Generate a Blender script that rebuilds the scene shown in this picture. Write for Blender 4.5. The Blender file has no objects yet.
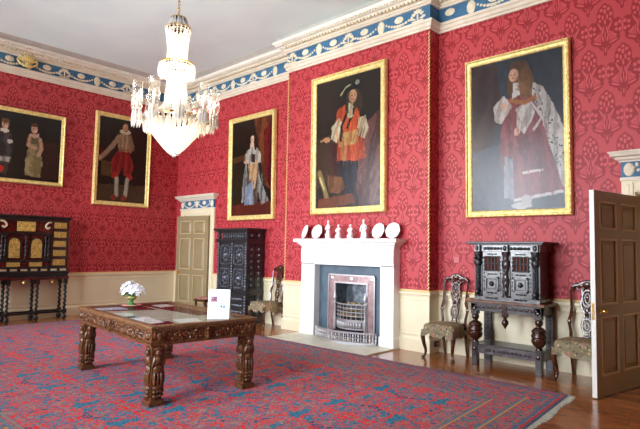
import bpy, math, random
import numpy as np
from mathutils import Matrix, Vector
random.seed(7); np.random.seed(7)
S = bpy.context.scene
COL = S.collection
PI = math.pi

# ------------------------------------------------------------------ basics
def lin(c):
    c = c / 255.0
    return c / 12.92 if c <= 0.04045 else ((c + 0.055) / 1.055) ** 2.4
def rgb(r, g, b): return (lin(r), lin(g), lin(b), 1.0)

class MB:
    """collects shapes into one mesh"""
    def __init__(s): s.v = []; s.f = []; s.m = []; s.M = Matrix.Identity(4)
    def add(s, vs, fs, mi=0):
        o = len(s.v); M = s.M
        s.v += [tuple(M @ Vector(p)) for p in vs]
        s.f += [tuple(i + o for i in f) for f in fs]; s.m += [mi] * len(fs)
        return s
    def box(s, x0, x1, y0, y1, z0, z1, mi=0):
        v = [(x, y, z) for z in (z0, z1) for y in (y0, y1) for x in (x0, x1)]
        return s.add(v, [(0, 2, 3, 1), (4, 5, 7, 6), (0, 1, 5, 4), (2, 6, 7, 3), (0, 4, 6, 2), (1, 3, 7, 5)], mi)
    def prism(s, pts, y0, y1, mi=0):
        """outline in x,z extruded along y"""
        n = len(pts)
        v = [(x, y0, z) for x, z in pts] + [(x, y1, z) for x, z in pts]
        f = [tuple(range(n)), tuple(range(2 * n - 1, n - 1, -1))]
        f += [(i, i + n, (i + 1) % n + n, (i + 1) % n) for i in range(n)]
        return s.add(v, f, mi)
    def slab(s, pts, z0, z1, mi=0):
        n = len(pts)
        v = [(x, y, z0) for x, y in pts] + [(x, y, z1) for x, y in pts]
        f = [tuple(range(n - 1, -1, -1)), tuple(range(n, 2 * n))]
        f += [(i, (i + 1) % n, (i + 1) % n + n, i + n) for i in range(n)]
        return s.add(v, f, mi)
    def lathe(s, prof, c=(0, 0, 0), seg=12, mi=0, axis='z', sx=1, sy=1):
        v = []; f = []
        n = len(prof)
        for r, z in prof:
            for k in range(seg):
                a = 2 * PI * k / seg
                p = (r * math.cos(a) * sx, r * math.sin(a) * sy, z)
                if axis == 'y': p = (p[0], -p[2], p[1])
                elif axis == 'x': p = (p[2], p[0], p[1])
                v.append((p[0] + c[0], p[1] + c[1], p[2] + c[2]))
        for i in range(n - 1):
            for k in range(seg):
                k2 = (k + 1) % seg
                f.append((i * seg + k, i * seg + k2, (i + 1) * seg + k2, (i + 1) * seg + k))
        f.append(tuple(range(seg - 1, -1, -1))); f.append(tuple((n - 1) * seg + k for k in range(seg)))
        return s.add(v, f, mi)
    def ell(s, c, r, seg=8, rings=5, mi=0, rot=None):
        if not isinstance(r, (tuple, list)): r = (r, r, r)
        v = [(0, 0, -1)]; f = []
        for i in range(1, rings):
            t = -PI / 2 + PI * i / rings
            for k in range(seg):
                a = 2 * PI * k / seg
                v.append((math.cos(t) * math.cos(a), math.cos(t) * math.sin(a), math.sin(t)))
        v.append((0, 0, 1)); N = len(v) - 1
        for k in range(seg):
            k2 = (k + 1) % seg
            f.append((0, 1 + k2, 1 + k))
            for i in range(rings - 2):
                f.append((1 + i * seg + k, 1 + i * seg + k2, 1 + (i + 1) * seg + k2, 1 + (i + 1) * seg + k))
            f.append((1 + (rings - 2) * seg + k, 1 + (rings - 2) * seg + k2, N))
        R = rot.to_matrix() if rot is not None and hasattr(rot, 'to_matrix') else rot
        out = []
        for p in v:
            q = Vector((p[0] * r[0], p[1] * r[1], p[2] * r[2]))
            if R is not None: q = R @ q
            out.append((q.x + c[0], q.y + c[1], q.z + c[2]))
        return s.add(out, f, mi)
    def tube(s, pts, rad, seg=8, mi=0, flat=1.0, closed=False):
        pts = [Vector(p) for p in pts]; n = len(pts)
        if not isinstance(rad, (list, tuple)): rad = [rad] * n
        v = []; f = []
        t0 = (pts[1] - pts[0]).normalized()
        up = Vector((0, 1, 0)) if abs(t0.y) < 0.9 else Vector((1, 0, 0))
        nrm = (up - t0 * up.dot(t0)).normalized()
        for i in range(n):
            if closed: t = (pts[(i + 1) % n] - pts[i - 1]).normalized()
            else: t = (pts[min(i + 1, n - 1)] - pts[max(i - 1, 0)]).normalized()
            nrm = (nrm - t * nrm.dot(t)).normalized(); b = t.cross(nrm)
            for k in range(seg):
                a = 2 * PI * k / seg
                v.append(tuple(pts[i] + (nrm * math.cos(a) * flat + b * math.sin(a)) * rad[i]))
        m = n if closed else n - 1
        for i in range(m):
            j = (i + 1) % n
            for k in range(seg):
                k2 = (k + 1) % seg
                f.append((i * seg + k, i * seg + k2, j * seg + k2, j * seg + k))
        if not closed:
            f.append(tuple(range(seg - 1, -1, -1))); f.append(tuple((n - 1) * seg + k for k in range(seg)))
        return s.add(v, f, mi)
    def build(s, name, mats, parent=None, loc=(0, 0, 0), rot=(0, 0, 0), ang=35, bevel=0, kind=None):
        me = bpy.data.meshes.new(name); me.from_pydata(s.v, [], s.f)
        if not isinstance(mats, (list, tuple)): mats = [mats]
        for m in mats: me.materials.append(m)
        me.polygons.foreach_set('material_index', s.m)
        import bmesh
        b = bmesh.new(); b.from_mesh(me); bmesh.ops.recalc_face_normals(b, faces=b.faces); b.to_mesh(me); b.free()
        if ang:
            me.polygons.foreach_set('use_smooth', [True] * len(me.polygons))
            me.set_sharp_from_angle(angle=math.radians(ang))
        me.update()
        o = bpy.data.objects.new(name, me); COL.objects.link(o)
        o.location = loc; o.rotation_euler = rot
        if parent: o.parent = parent
        if kind: o['kind'] = kind
        if bevel:
            md = o.modifiers.new('Bevel', 'BEVEL'); md.width = bevel; md.segments = 2; md.limit_method = 'ANGLE'; md.angle_limit = 0.7
        return o

def tag(o, label, cat, group=None):
    o['label'] = label; o['category'] = cat
    if group: o['group'] = group
    return o
def thing(name, label, cat, loc=(0, 0, 0), rz=0, group=None):
    o = bpy.data.objects.new(name, None); COL.objects.link(o); o.empty_display_size = .1
    o.location = loc; o.rotation_euler = (0, 0, rz)
    return tag(o, label, cat, group)
def copy_tree(o, loc=None, rz=None, label=None, parent=None):
    c = o.copy(); COL.objects.link(c)
    if parent: c.parent = parent
    if loc is not None: c.location = loc
    if rz is not None: c.rotation_euler = (0, 0, rz)
    if label: c['label'] = label
    for ch in list(o.children): copy_tree(ch, parent=c)
    return c
def catmull(pts, n=6):
    P = [Vector(p) for p in pts]; out = []
    for i in range(len(P) - 1):
        a, b, c, d = P[max(i - 1, 0)], P[i], P[i + 1], P[min(i + 2, len(P) - 1)]
        for k in range(n):
            t = k / n
            out.append(.5 * ((2 * b) + (c - a) * t + (2 * a - 5 * b + 4 * c - d) * t * t + (3 * b - a - 3 * c + d) * t ** 3))
    out.append(P[-1]); return out

# ------------------------------------------------------------------ node maths
class X:
    nt = None
    def __init__(s, k): s.k = k
    def _m(op, *a, clamp=False):
        n = X.nt.nodes.new('ShaderNodeMath'); n.operation = op; n.use_clamp = clamp
        for i, q in enumerate(a):
            if isinstance(q, X): X.nt.links.new(q.k, n.inputs[i])
            else: n.inputs[i].default_value = q
        return X(n.outputs[0])
    def __add__(s, o): return X._m('ADD', s, o)
    __radd__ = __add__
    def __sub__(s, o): return X._m('SUBTRACT', s, o)
    def __rsub__(s, o): return X._m('SUBTRACT', o, s)
    def __mul__(s, o): return X._m('MULTIPLY', s, o)
    __rmul__ = __mul__
    def __truediv__(s, o): return X._m('DIVIDE', s, o)
def fl(a): return X._m('FLOOR', a)
def ab(a): return X._m('ABSOLUTE', a)
def mn(a, b): return X._m('MINIMUM', a, b)
def mx(a, b): return X._m('MAXIMUM', a, b)
def sq(a): return X._m('SQRT', a)
def frac(a): return X._m('FRACT', a)
def sin_(a): return X._m('SINE', a)
def step(a, b): return X._m('GREATER_THAN', a, b)
def sstep(a, lo, hi):
    n = X.nt.nodes.new('ShaderNodeMapRange'); n.interpolation_type = 'SMOOTHSTEP'
    X.nt.links.new(a.k, n.inputs[0]); n.inputs[1].default_value = lo; n.inputs[2].default_value = hi
    return X(n.outputs[0])
def mixc(f, a, b):
    n = X.nt.nodes.new('ShaderNodeMix'); n.data_type = 'RGBA'
    for sk, q in ((n.inputs[0], f), (n.inputs[6], a), (n.inputs[7], b)):
        if isinstance(q, X): X.nt.links.new(q.k, sk)
        else: sk.default_value = q
    return X(n.outputs[2])
def comb(x, y, z):
    n = X.nt.nodes.new('ShaderNodeCombineXYZ')
    for i, q in enumerate((x, y, z)):
        if isinstance(q, X): X.nt.links.new(q.k, n.inputs[i])
        else: n.inputs[i].default_value = q
    return X(n.outputs[0])
def noise(vec, scale, detail=2, rough=.5, dist=0):
    n = X.nt.nodes.new('ShaderNodeTexNoise'); n.inputs['Scale'].default_value = scale; n.inputs['Detail'].default_value = detail
    n.inputs['Roughness'].default_value = rough; n.inputs['Distortion'].default_value = dist
    if vec is not None: X.nt.links.new(vec.k, n.inputs['Vector'])
    return X(n.outputs['Fac']), X(n.outputs['Color'])
def voro(vec, scale, feature='F1'):
    n = X.nt.nodes.new('ShaderNodeTexVoronoi'); n.inputs['Scale'].default_value = scale; n.feature = feature
    if vec is not None: X.nt.links.new(vec.k, n.inputs['Vector'])
    return X(n.outputs['Distance']), (X(n.outputs['Color']) if feature == 'F1' else None)
def coord(which='Object'):
    n = X.nt.nodes.new('ShaderNodeTexCoord'); return X(n.outputs[which])
def position():
    n = X.nt.nodes.new('ShaderNodeNewGeometry'); return X(n.outputs['Position'])
def sep(v):
    n = X.nt.nodes.new('ShaderNodeSeparateXYZ'); X.nt.links.new(v.k, n.inputs[0]); return [X(o) for o in n.outputs]
def sepc(v):
    n = X.nt.nodes.new('ShaderNodeSeparateColor'); X.nt.links.new(v.k, n.inputs[0]); return [X(o) for o in n.outputs]
def ramp(f, stops, mode='LINEAR'):
    n = X.nt.nodes.new('ShaderNodeValToRGB'); cr = n.color_ramp; cr.interpolation = mode
    while len(cr.elements) < len(stops): cr.elements.new(.5)
    for e, (p, c) in zip(cr.elements, stops): e.position = p; e.color = c
    X.nt.links.new(f.k, n.inputs[0]); return X(n.outputs[0])

def mat(name, color=(.8, .8, .8, 1), rough=.5, metal=0, spec=.5, coat=0, fn=None, bump=None, emit=None, estr=0, trans=0, alpha=1, sub=0):
    m = bpy.data.materials.new(name); m.use_nodes = True
    nt = m.node_tree; X.nt = nt
    p = nt.nodes['Principled BSDF']
    p.inputs['Base Color'].default_value = color; p.inputs['Roughness'].default_value = rough
    p.inputs['Metallic'].default_value = metal; p.inputs['Specular IOR Level'].default_value = spec
    p.inputs['Coat Weight'].default_value = coat; p.inputs['Coat Roughness'].default_value = .12
    p.inputs['Transmission Weight'].default_value = trans; p.inputs['Alpha'].default_value = alpha
    if emit: p.inputs['Emission Color'].default_value = emit; p.inputs['Emission Strength'].default_value = estr
    if fn: nt.links.new(fn().k, p.inputs['Base Color'])
    if bump:
        h, st, di = bump()
        b = nt.nodes.new('ShaderNodeBump'); b.inputs['Strength'].default_value = st; b.inputs['Distance'].default_value = di
        nt.links.new(h.k, b.inputs['Height']); nt.links.new(b.outputs[0], p.inputs['Normal'])
    return m
def mottled(c1, c2, scale=6, detail=3, lo=.35, hi=.65, stretch=(1, 1, 1)):
    def f():
        x, y, z = sep(coord()); v = comb(x * stretch[0], y * stretch[1], z * stretch[2])
        return mixc(sstep(noise(v, scale, detail)[0], lo, hi), c1, c2)
    return f
def nbump(scale, st=.3, di=.01, detail=3, stretch=(1, 1, 1)):
    def f():
        x, y, z = sep(coord()); v = comb(x * stretch[0], y * stretch[1], z * stretch[2])
        return noise(v, scale, detail)[0], st, di
    return f
def vbump(scale, st=.6, di=.01):
    def f(): return voro(coord(), scale, 'SMOOTH_F1')[0], st, di
    return f

# ---- damask wall hanging
def damask():
    x, y, z = sep(position())
    h = .575; w = .40
    vv = (z + .37) / h; row = fl(vv); v = vv - row
    u = ab(frac((x + y + .117) / w + row * .5) - .5) * w      # metres from motif axis
    u0, v0 = u, v * h; v = (v0 + .12) / 1.2; u1 = .2 - u0; v1 = (v0 - h + .12) / 1.2
    def E(cx, cy, rx, ry, a=0.0, up=False):
        dx = (u1 if up else u) - cx; dy = (v1 if up else v) - cy
        if a:
            c, s_ = math.cos(a), math.sin(a)
            dx, dy = dx * c + dy * s_, dy * c - dx * s_
        dx = dx / rx; dy = dy / ry
        return dx * dx + dy * dy
    def uni(l):
        r = l[0]
        for q in l[1:]: r = mn(r, q)
        return r
    dark = uni([E(0, .045, .022, .055, 0, True), E(.05, .085, .036, .015, .9, True), E(0, .12, .03, .05, 0, True), E(0, .045, .021, .055), E(0, .20, .048, .14), E(.085, .135, .088, .028, .32), E(.05, .085, .036, .015, .9),
                E(.145, .295, .062, .095), E(.09, .30, .05, .05), E(0, .44, .10, .125), E(0, .555, .026, .03), E(.15, .185, .024, .03, .4), E(.085, .37, .035, .03, -.6)])
    light = uni([E(0, .06, .008, .028, 0, True), E(.172, .335, .019, .021), E(.172, .255, .019, .021), E(.128, .318, .020, .022), E(.130, .262, .018, .016), E(.2, .295, .010, .045), E(.094, .145, .052, .011, .32),
                 E(0, .54, .020, .016), E(.042, .507, .020, .019), E(.068, .447, .019, .022), E(0, .485, .016, .026), E(.026, .425, .012, .028), E(.060, .39, .016, .016),
                 E(.060, .325, .010, .058, -.5), E(.105, .215, .034, .010, -.5), E(.026, .27, .009, .055, .25), E(.028, .19, .010, .04, -.3), E(0, .06, .008, .028), E(0, .225, .006, .05), E(0, .37, .012, .03)])
    n = noise(comb((x + y) * 40, z * 40, 0), 1, 1)[0]
    d = 1 - sstep(dark, .85, 1.15); l = 1 - sstep(light, .8, 1.2)
    base = mixc(n, rgb(178, 58, 64), rgb(188, 66, 71))
    c = mixc(d, base, rgb(146, 30, 39))
    return mixc(l, c, rgb(196, 76, 80))
M = {}
M['damask'] = mat('red damask', rough=.5, spec=.35, fn=damask)
M['plaster'] = mat('white ceiling plaster', rough=.9, fn=mottled(rgb(224, 240, 241), rgb(229, 244, 244), 1.2), bump=nbump(40, .05, .002))
M['cream'] = mat('cream paint', rough=.45, fn=mottled(rgb(227, 213, 178), rgb(231, 218, 185), 3))
M['stonepaint'] = mat('off white cornice paint', rough=.55, fn=mottled(rgb(216, 205, 184), rgb(224, 214, 196), 5))
M['corn_gray'] = mat('grey cornice paint', rough=.6, fn=mottled(rgb(178, 173, 165), rgb(186, 181, 172), 5))
M['blue'] = mat('blue frieze paint', rough=.6, fn=mottled(rgb(50, 98, 134), rgb(60, 110, 146), 6))
M['orn'] = mat('cream relief ornament', rough=.55, fn=mottled(rgb(222, 208, 178), rgb(232, 220, 196), 14))
M['fillet'] = mat('gilt rope fillet', rgb(230, 202, 136), rough=.4, metal=.25)
M['gold'] = mat('gilded frame', rough=.42, metal=.35, fn=mottled(rgb(226, 196, 112), rgb(246, 228, 160), 22), bump=vbump(55, .5, .01))
M['brass'] = mat('brass', rough=.22, metal=1, fn=mottled(rgb(206, 160, 72), rgb(226, 184, 96), 18))
def floorwood():
    x, y, z = sep(position())
    ry = y / .155; k = fl(ry); rx = x / 2.4 + k * .37; j = fl(rx)
    t = sin_(k * 12.9898 + j * 78.233) * 43758.5
    r = frac(t)
    g = noise(comb(x * 2.5, y * 26 + k * 3, 0), 1.6, 4, .6)[0]
    c = mixc(r, rgb(150, 86, 40), rgb(180, 112, 60))
    c = mixc(sstep(g, .35, .75), c, rgb(122, 62, 27))
    gap = mx(1 - step(frac(ry), .03), 1 - step(frac(rx), .003))
    return mixc(gap, c, rgb(40, 16, 8))
M['floor'] = mat('polished reddish boards', rough=.22, spec=.5, coat=.25, fn=floorwood, bump=nbump(3, .06, .01))
M['oak'] = mat('carved oak', rough=.36, fn=mottled(rgb(72, 40, 20), rgb(120, 74, 40), 9, 4, stretch=(1, 6, 6)), bump=nbump(50, .35, .006, 2))
M['oaklight'] = mat('worn oak edge', rough=.4, fn=mottled(rgb(98, 64, 38), rgb(132, 92, 58), 12, 4, stretch=(1, 5, 5)))
M['walnut'] = mat('dark walnut', rough=.24, spec=.8, coat=.3, fn=mottled(rgb(58, 28, 16), rgb(92, 48, 28), 10, 3))
M['ebony'] = mat('black stained oak', rough=.4, spec=.8, fn=mottled(rgb(15, 15, 17), rgb(28, 28, 31), 12, 3), bump=nbump(60, .3, .005, 2))
M['darkoak'] = mat('dark carved oak', rough=.32, spec=.7, fn=mottled(rgb(34, 26, 25), rgb(60, 46, 43), 12, 3), bump=nbump(60, .3, .005, 2))
M['oak_sheen'] = mat('dark oak with painted sheen', rough=.3, spec=.9, coat=.3, fn=mottled(rgb(56, 49, 49), rgb(98, 88, 88), 14, 3))  # window sheen on the carved cabinet put into a lighter grey oak
M['ebony_lit'] = mat('black relief with painted light', rough=.36, spec=1.0, coat=.3, fn=mottled(rgb(46, 50, 58), rgb(84, 92, 104), 16, 3))  # lighter bluish copy of the ebony; light on the relief is painted in
M['lacquer'] = mat('black lacquer', rough=.3, spec=.5, fn=mottled(rgb(10, 9, 10), rgb(20, 17, 17), 8))
M['cabred'] = mat('dark reddish inlay', rough=.7, spec=.1, fn=mottled(rgb(58, 22, 13), rgb(86, 36, 20), 20, 2))
M['bulb_oak'] = mat('reddish turned oak', rough=.25, coat=.2, fn=mottled(rgb(46, 22, 16), rgb(66, 32, 22), 10, 3))
M['tortoise'] = mat('red tortoiseshell', rough=.18, fn=mottled(rgb(96, 18, 12), rgb(46, 10, 8), 16, 3))
M['giltpanel'] = mat('gilt engraved panel', rough=.4, metal=.45, fn=mottled(rgb(146, 112, 46), rgb(226, 196, 112), 60, 2), bump=vbump(90, .5, .006))
M['ivory'] = mat('ivory inlay', rgb(206, 186, 150), rough=.35)
def tapestry():
    v = coord(); d, c = voro(v, 26); r, g, b = sepc(c)
    return mixc(step(d, .42), ramp(r, [(0, rgb(112, 104, 80)), (.26, rgb(184, 164, 124)), (.46, rgb(192, 118, 104)), (.62, rgb(140, 132, 112)), (.85, rgb(92, 88, 80))], 'CONSTANT'), rgb(136, 120, 92))
M['tapestry'] = mat('floral tapestry', rough=.85, spec=.1, fn=tapestry, bump=nbump(300, .3, .002, 1))
M['fringe'] = mat('golden fringe', rough=.7, fn=mottled(rgb(176, 150, 96), rgb(206, 184, 132), 40))
M['marble'] = mat('white marble', rough=.3, fn=mottled(rgb(236, 234, 230), rgb(243, 242, 240), 3, 5))
M['hearth'] = mat('pale stone hearth', rough=.4, fn=mottled(rgb(202, 196, 170), rgb(216, 211, 188), 4, 4))
M['slate'] = mat('blue grey slate slips', rough=.4, fn=mottled(rgb(70, 86, 98), rgb(84, 100, 112), 6, 4))
M['steel'] = mat('polished steel', rgb(214, 212, 214), rough=.3, metal=.8, bump=nbump(60, .04, .002))
M['steelrose'] = mat('steel register plate', rough=.3, metal=.85, fn=mottled(rgb(170, 142, 142), rgb(192, 166, 164), 10))
M['iron'] = mat('black iron', rough=.5, fn=mottled(rgb(20, 20, 22), rgb(34, 34, 38), 20), bump=nbump(80, .3, .003))
M['ironplate'] = mat('grey cast fireback', rough=.38, metal=.6, fn=mottled(rgb(92, 98, 104), rgb(128, 134, 140), 14), bump=nbump(40, .3, .004))
M['coal'] = mat('tan fire lumps', rough=.8, fn=mottled(rgb(126, 102, 70), rgb(176, 150, 108), 30), bump=nbump(50, .6, .01))
M['porcelain'] = mat('white porcelain', rgb(242, 242, 240), rough=.15, coat=.3)
M['paper'] = mat('white paper', rough=.8, fn=mottled(rgb(236, 236, 232), rgb(242, 242, 240), 4))
M['paperblue'] = mat('bluish paper', rough=.8, fn=mottled(rgb(196, 208, 226), rgb(210, 220, 234), 4))
M['parchment'] = mat('cream parchment', rough=.8, fn=mottled(rgb(200, 192, 164), rgb(214, 206, 180), 5))
M['velvet'] = mat('burgundy velvet', rough=.9, spec=.1, fn=mottled(rgb(84, 12, 26), rgb(98, 18, 32), 9))
M['greencloth'] = mat('dark green cloth', rough=.8, fn=mottled(rgb(30, 58, 50), rgb(42, 72, 60), 9))
M['baize'] = mat('pale grey lining cloth', rough=.85, fn=mottled(rgb(178, 176, 156), rgb(190, 188, 170), 6))
M['pinkmat'] = mat('pink mat', rough=.8, fn=mottled(rgb(206, 122, 112), rgb(222, 150, 136), 20))
M['vase'] = mat('green glazed vase', rough=.15, coat=.4, fn=mottled(rgb(54, 110, 48), rgb(84, 140, 70), 10))
M['vasegold'] = mat('ochre vase band', rough=.3, fn=mottled(rgb(176, 150, 62), rgb(196, 172, 84), 10))
M['petal'] = mat('white petals', rough=.6, fn=mottled(rgb(240, 238, 246), rgb(246, 246, 246), 30))
M['leaf'] = mat('green leaves', rough=.5, fn=mottled(rgb(54, 96, 40), rgb(84, 128, 58), 20))
M['doorpaint'] = mat('taupe door paint', rough=.4, fn=mottled(rgb(143, 125, 90), rgb(149, 131, 96), 3))
M['door_highlight'] = mat('taupe moulding with painted highlight', rough=.4, fn=mottled(rgb(190, 168, 124), rgb(196, 174, 130), 3))  # same taupe as the leaf, highlights on the mouldings put into the colour
M['dooredge'] = mat('white door edge paint', rough=.4, fn=mottled(rgb(228, 224, 212), rgb(234, 230, 220), 3))
M['switch'] = mat('pale pink switch plate', rgb(190, 96, 96), rough=.5)
M['blackpl'] = mat('black socket', rgb(24, 24, 26), rough=.4)
M['printred'] = mat('red and blue print', rough=.7, fn=lambda: ramp(voro(coord(), 60)[0], [(0, rgb(190, 50, 44)), (.35, rgb(60, 60, 110)), (.6, rgb(220, 200, 190))], 'CONSTANT'))
M['printblue'] = mat('blue print', rgb(70, 120, 150), rough=.7)
M['winpaint'] = mat('white sash paint', rough=.35, fn=mottled(rgb(228, 228, 224), rgb(234, 234, 230), 3))
def transmat(name, col, tfac, rough=.03):
    m = bpy.data.materials.new(name); m.use_nodes = True; nt = m.node_tree; nt.nodes.clear()
    o = nt.nodes.new('ShaderNodeOutputMaterial'); a = nt.nodes.new('ShaderNodeBsdfTransparent'); a.inputs[0].default_value = col
    g = nt.nodes.new('ShaderNodeBsdfGlossy'); g.inputs['Roughness'].default_value = rough
    fr = nt.nodes.new('ShaderNodeFresnel'); fr.inputs[0].default_value = 1.5
    X.nt = nt; f = X(fr.outputs[0]) * tfac
    mx_ = nt.nodes.new('ShaderNodeMixShader'); nt.links.new(f.k, mx_.inputs[0]); nt.links.new(a.outputs[0], mx_.inputs[1]); nt.links.new(g.outputs[0], mx_.inputs[2])
    nt.links.new(mx_.outputs[0], o.inputs[0]); return m
M['pane'] = transmat('window glass', (.97, .98, .98, 1), 1)
M['topglass'] = transmat('table glass', (.98, .985, .98, 1), .3)
def shadeglass():
    m = transmat('hurricane glass', (.99, .99, .99, 1), .35); nt = m.node_tree
    t = nt.nodes.new('ShaderNodeBsdfTranslucent'); t.inputs[0].default_value = (.95, .95, .95, 1); o = nt.nodes['Material Output']
    old = o.inputs[0].links[0].from_socket; k = nt.nodes.new('ShaderNodeMixShader'); k.inputs[0].default_value = .03
    nt.links.new(old, k.inputs[1]); nt.links.new(t.outputs[0], k.inputs[2]); nt.links.new(k.outputs[0], o.inputs[0]); return m
M['shadeglass'] = shadeglass()
def crystal():
    m = bpy.data.materials.new('cut crystal'); m.use_nodes = True; nt = m.node_tree; nt.nodes.clear()
    o = nt.nodes.new('ShaderNodeOutputMaterial')
    d = nt.nodes.new('ShaderNodeBsdfDiffuse'); d.inputs[0].default_value = (.95, .94, .92, 1)
    t = nt.nodes.new('ShaderNodeBsdfTranslucent'); t.inputs[0].default_value = (.98, .95, .9, 1)
    g = nt.nodes.new('ShaderNodeBsdfGlossy'); g.inputs['Roughness'].default_value = .08
    a = nt.nodes.new('ShaderNodeMixShader'); a.inputs[0].default_value = .6
    b = nt.nodes.new('ShaderNodeMixShader'); b.inputs[0].default_value = .25
    nt.links.new(d.outputs[0], a.inputs[1]); nt.links.new(t.outputs[0], a.inputs[2])
    nt.links.new(a.outputs[0], b.inputs[1]); nt.links.new(g.outputs[0], b.inputs[2]); nt.links.new(b.outputs[0], o.inputs[0]); return m
M['crystal'] = crystal()
M['bulb'] = mat('lit bulb', rgb(255, 240, 214), emit=(1, .86, .62, 1), estr=80)
M['candle'] = mat('white candle tube', rgb(240, 236, 226), rough=.5)

# ------------------------------------------------------------------ room shell
LX, LY, H = 12.8, -8.6, 5.745
BX0, BX1, BY = 4.42, 7.65, -.276
D1 = (.42, 1.55); D2 = (10.39, 11.5); DH = 2.31
def structure(mb, name, m, **k): return mb.build(name, m, kind='structure', **k)
structure(MB().box(-.3, LX + .3, LY - .3, 1.2, -.12, 0), 'floor', M['floor'], ang=0)
structure(MB().box(-.3, LX + .3, LY - .3, 1.2, H, H + .15), 'ceiling', M['plaster'], ang=0)
structure(MB().box(-.3, 0, LY - .3, .3, 0, H), 'wall_left', M['damask'], ang=0)
structure(MB().box(LX, LX + .3, LY - .3, .3, 0, H), 'wall_right', M['damask'], ang=0)
w = MB()
w.box(0, D1[0], 0, .3, 0, H).box(D1[0], D1[1], 0, .3, DH, H).box(D1[1], D2[0], 0, .3, 0, H).box(D2[0], D2[1], 0, .3, DH, H).box(D2[1], LX, 0, .3, 0, H)
structure(w, 'wall_back', M['damask'], ang=0)
FO = (5.79, 6.61, .99)
w = MB().box(BX0, FO[0], BY, 0, 0, H).box(FO[1], BX1, BY, 0, 0, H).box(FO[0], FO[1], BY, 0, FO[2], H)
structure(w, 'wall_chimney', M['damask'], ang=0)
WIN = [1.4, 5.2, 8.3]; WW = .9; WZ = (1.0, 4.55)
w = MB(); xs = [0] + [q for c in WIN for q in (c - WW, c + WW)] + [LX]
for i in range(0, len(xs), 2): w.box(xs[i], xs[i + 1], LY - .3, LY, 0, H)
for c in WIN: w.box(c - WW, c + WW, LY - .3, LY, 0, WZ[0]).box(c - WW, c + WW, LY - .3, LY, WZ[1], H)
structure(w, 'wall_front', M['damask'], ang=0)
# passages behind the two doorways
for i, D in enumerate((D1, D2)):
    w = MB().box(D[0] - .1, D[0], .3, 1.2, 0, 2.5).box(D[1], D[1] + .1, .3, 1.2, 0, 2.5).box(D[0] - .1, D[1] + .1, 1.1, 1.2, 0, 2.5).box(D[0] - .1, D[1] + .1, .3, 1.2, 2.5, 2.6)
    structure(w, 'wall_passage' if i == 0 else 'wall_passage.001', M['cream'], ang=0)

def sweep(path, prof, closed=False, mi=0, mb=None):
    """profile (offset from wall into room, z) swept along a floor-plan path; room lies to the right of travel"""
    mb = mb or MB(); n = len(path); m = len(prof); P = [Vector(p) for p in path]; v = []; f = []
    def rn(a, b):
        d = (b - a).normalized(); return Vector((d.y, -d.x))
    for i in range(n):
        ns = []
        if closed or i > 0: ns.append(rn(P[i - 1], P[i]))
        if closed or i < n - 1: ns.append(rn(P[i], P[(i + 1) % n]))
        if len(ns) == 2: q = ns[0] + ns[1]; q = q / max(q.dot(ns[0]), 1e-6)
        else: q = ns[0]
        for d, z in prof: v.append((P[i].x + q.x * d, P[i].y + q.y * d, z))
    for i in range(n if closed else n - 1):
        j = (i + 1) % n
        for k in range(m):
            k2 = (k + 1) % m
            f.append((i * m + k, j * m + k, j * m + k2, i * m + k2))
    if not closed: f.append(tuple(range(m))); f.append(tuple((n - 1) * m + k for k in range(m - 1, -1, -1)))
    return mb.add(v, f, mi)
LOOP = [(0, LY), (0, 0), (BX0, 0), (BX0, BY), (BX1, BY), (BX1, 0), (LX, 0), (LX, LY)]
# frieze and cornice all round
structure(sweep(LOOP, [(0, 5.055), (.02, 5.055), (.025, 5.09), (.045, 5.10), (.05, 5.15), (.07, 5.16), (.075, 5.2), (.05, 5.215), (0, 5.215)], True), 'trim_1', M['stonepaint'])
structure(sweep(LOOP, [(0, 5.21), (.012, 5.21), (.012, 5.455), (0, 5.455)], True), 'trim_2', M['blue'])
structure(sweep(LOOP, [(0, 5.45), (.05, 5.45), (.055, 5.475), (.075, 5.48), (.08, 5.52), (.10, 5.53), (.11, 5.555), (0, 5.555)], True), 'trim_3', M['stonepaint'])
structure(sweep(LOOP, [(0, 5.55), (.14, 5.55), (.15, 5.57), (.20, 5.578), (.205, 5.605), (.225, 5.612), (.24, 5.635), (.245, 5.665), (0, 5.665)], True), 'trim_4', M['dooredge'])
FLAT = [(0, LY), (0, 0), (LX, 0), (LX, LY)]
mb = sweep(FLAT, [(0, 5.66), (.22, 5.66), (.235, 5.68), (.30, 5.72), (.325, H), (0, H)], True)
mb.box(BX0 - .19, BX1 + .19, BY - .19, 0, 5.66, H)
structure(mb, 'trim_5', M['corn_gray'])
# dentils: tiny blocks under the cornice on the two walls in view
def along(a, b, stepd, start=0.0):
    a, b = Vector(a), Vector(b); L = (b - a).length; d = (b - a) / L; t = start
    while t < L: yield a + d * t, d; t += stepd
den = MB()
for a, b in zip(LOOP[:6], LOOP[1:7]):
    if (Vector(b) - Vector(a)).length < .5: continue
    for p, d in along(a, b, .075, .04):
        nr = Vector((d.y, -d.x)); q = p + nr * .13
        den.M = Matrix.Translation((q.x, q.y, 5.535)) @ Matrix.Rotation(math.atan2(d.y, d.x), 4, 'Z')
        den.box(-.022, .022, -.03, .03, -.022, .022)
structure(den, 'trim_6', M['orn'], ang=0)
den = MB()
for a, b in zip(LOOP[:6], LOOP[1:7]):
    if (Vector(b) - Vector(a)).length < .5: continue
    for p, d in along(a, b, .06, .03):
        nr = Vector((d.y, -d.x)); q = p + nr * .215
        den.M = Matrix.Translation((q.x, q.y, 5.595))
        den.ell((0, 0, 0), (.018, .018, .022), 5, 4)
structure(den, 'trim_7', M['orn'])
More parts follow.
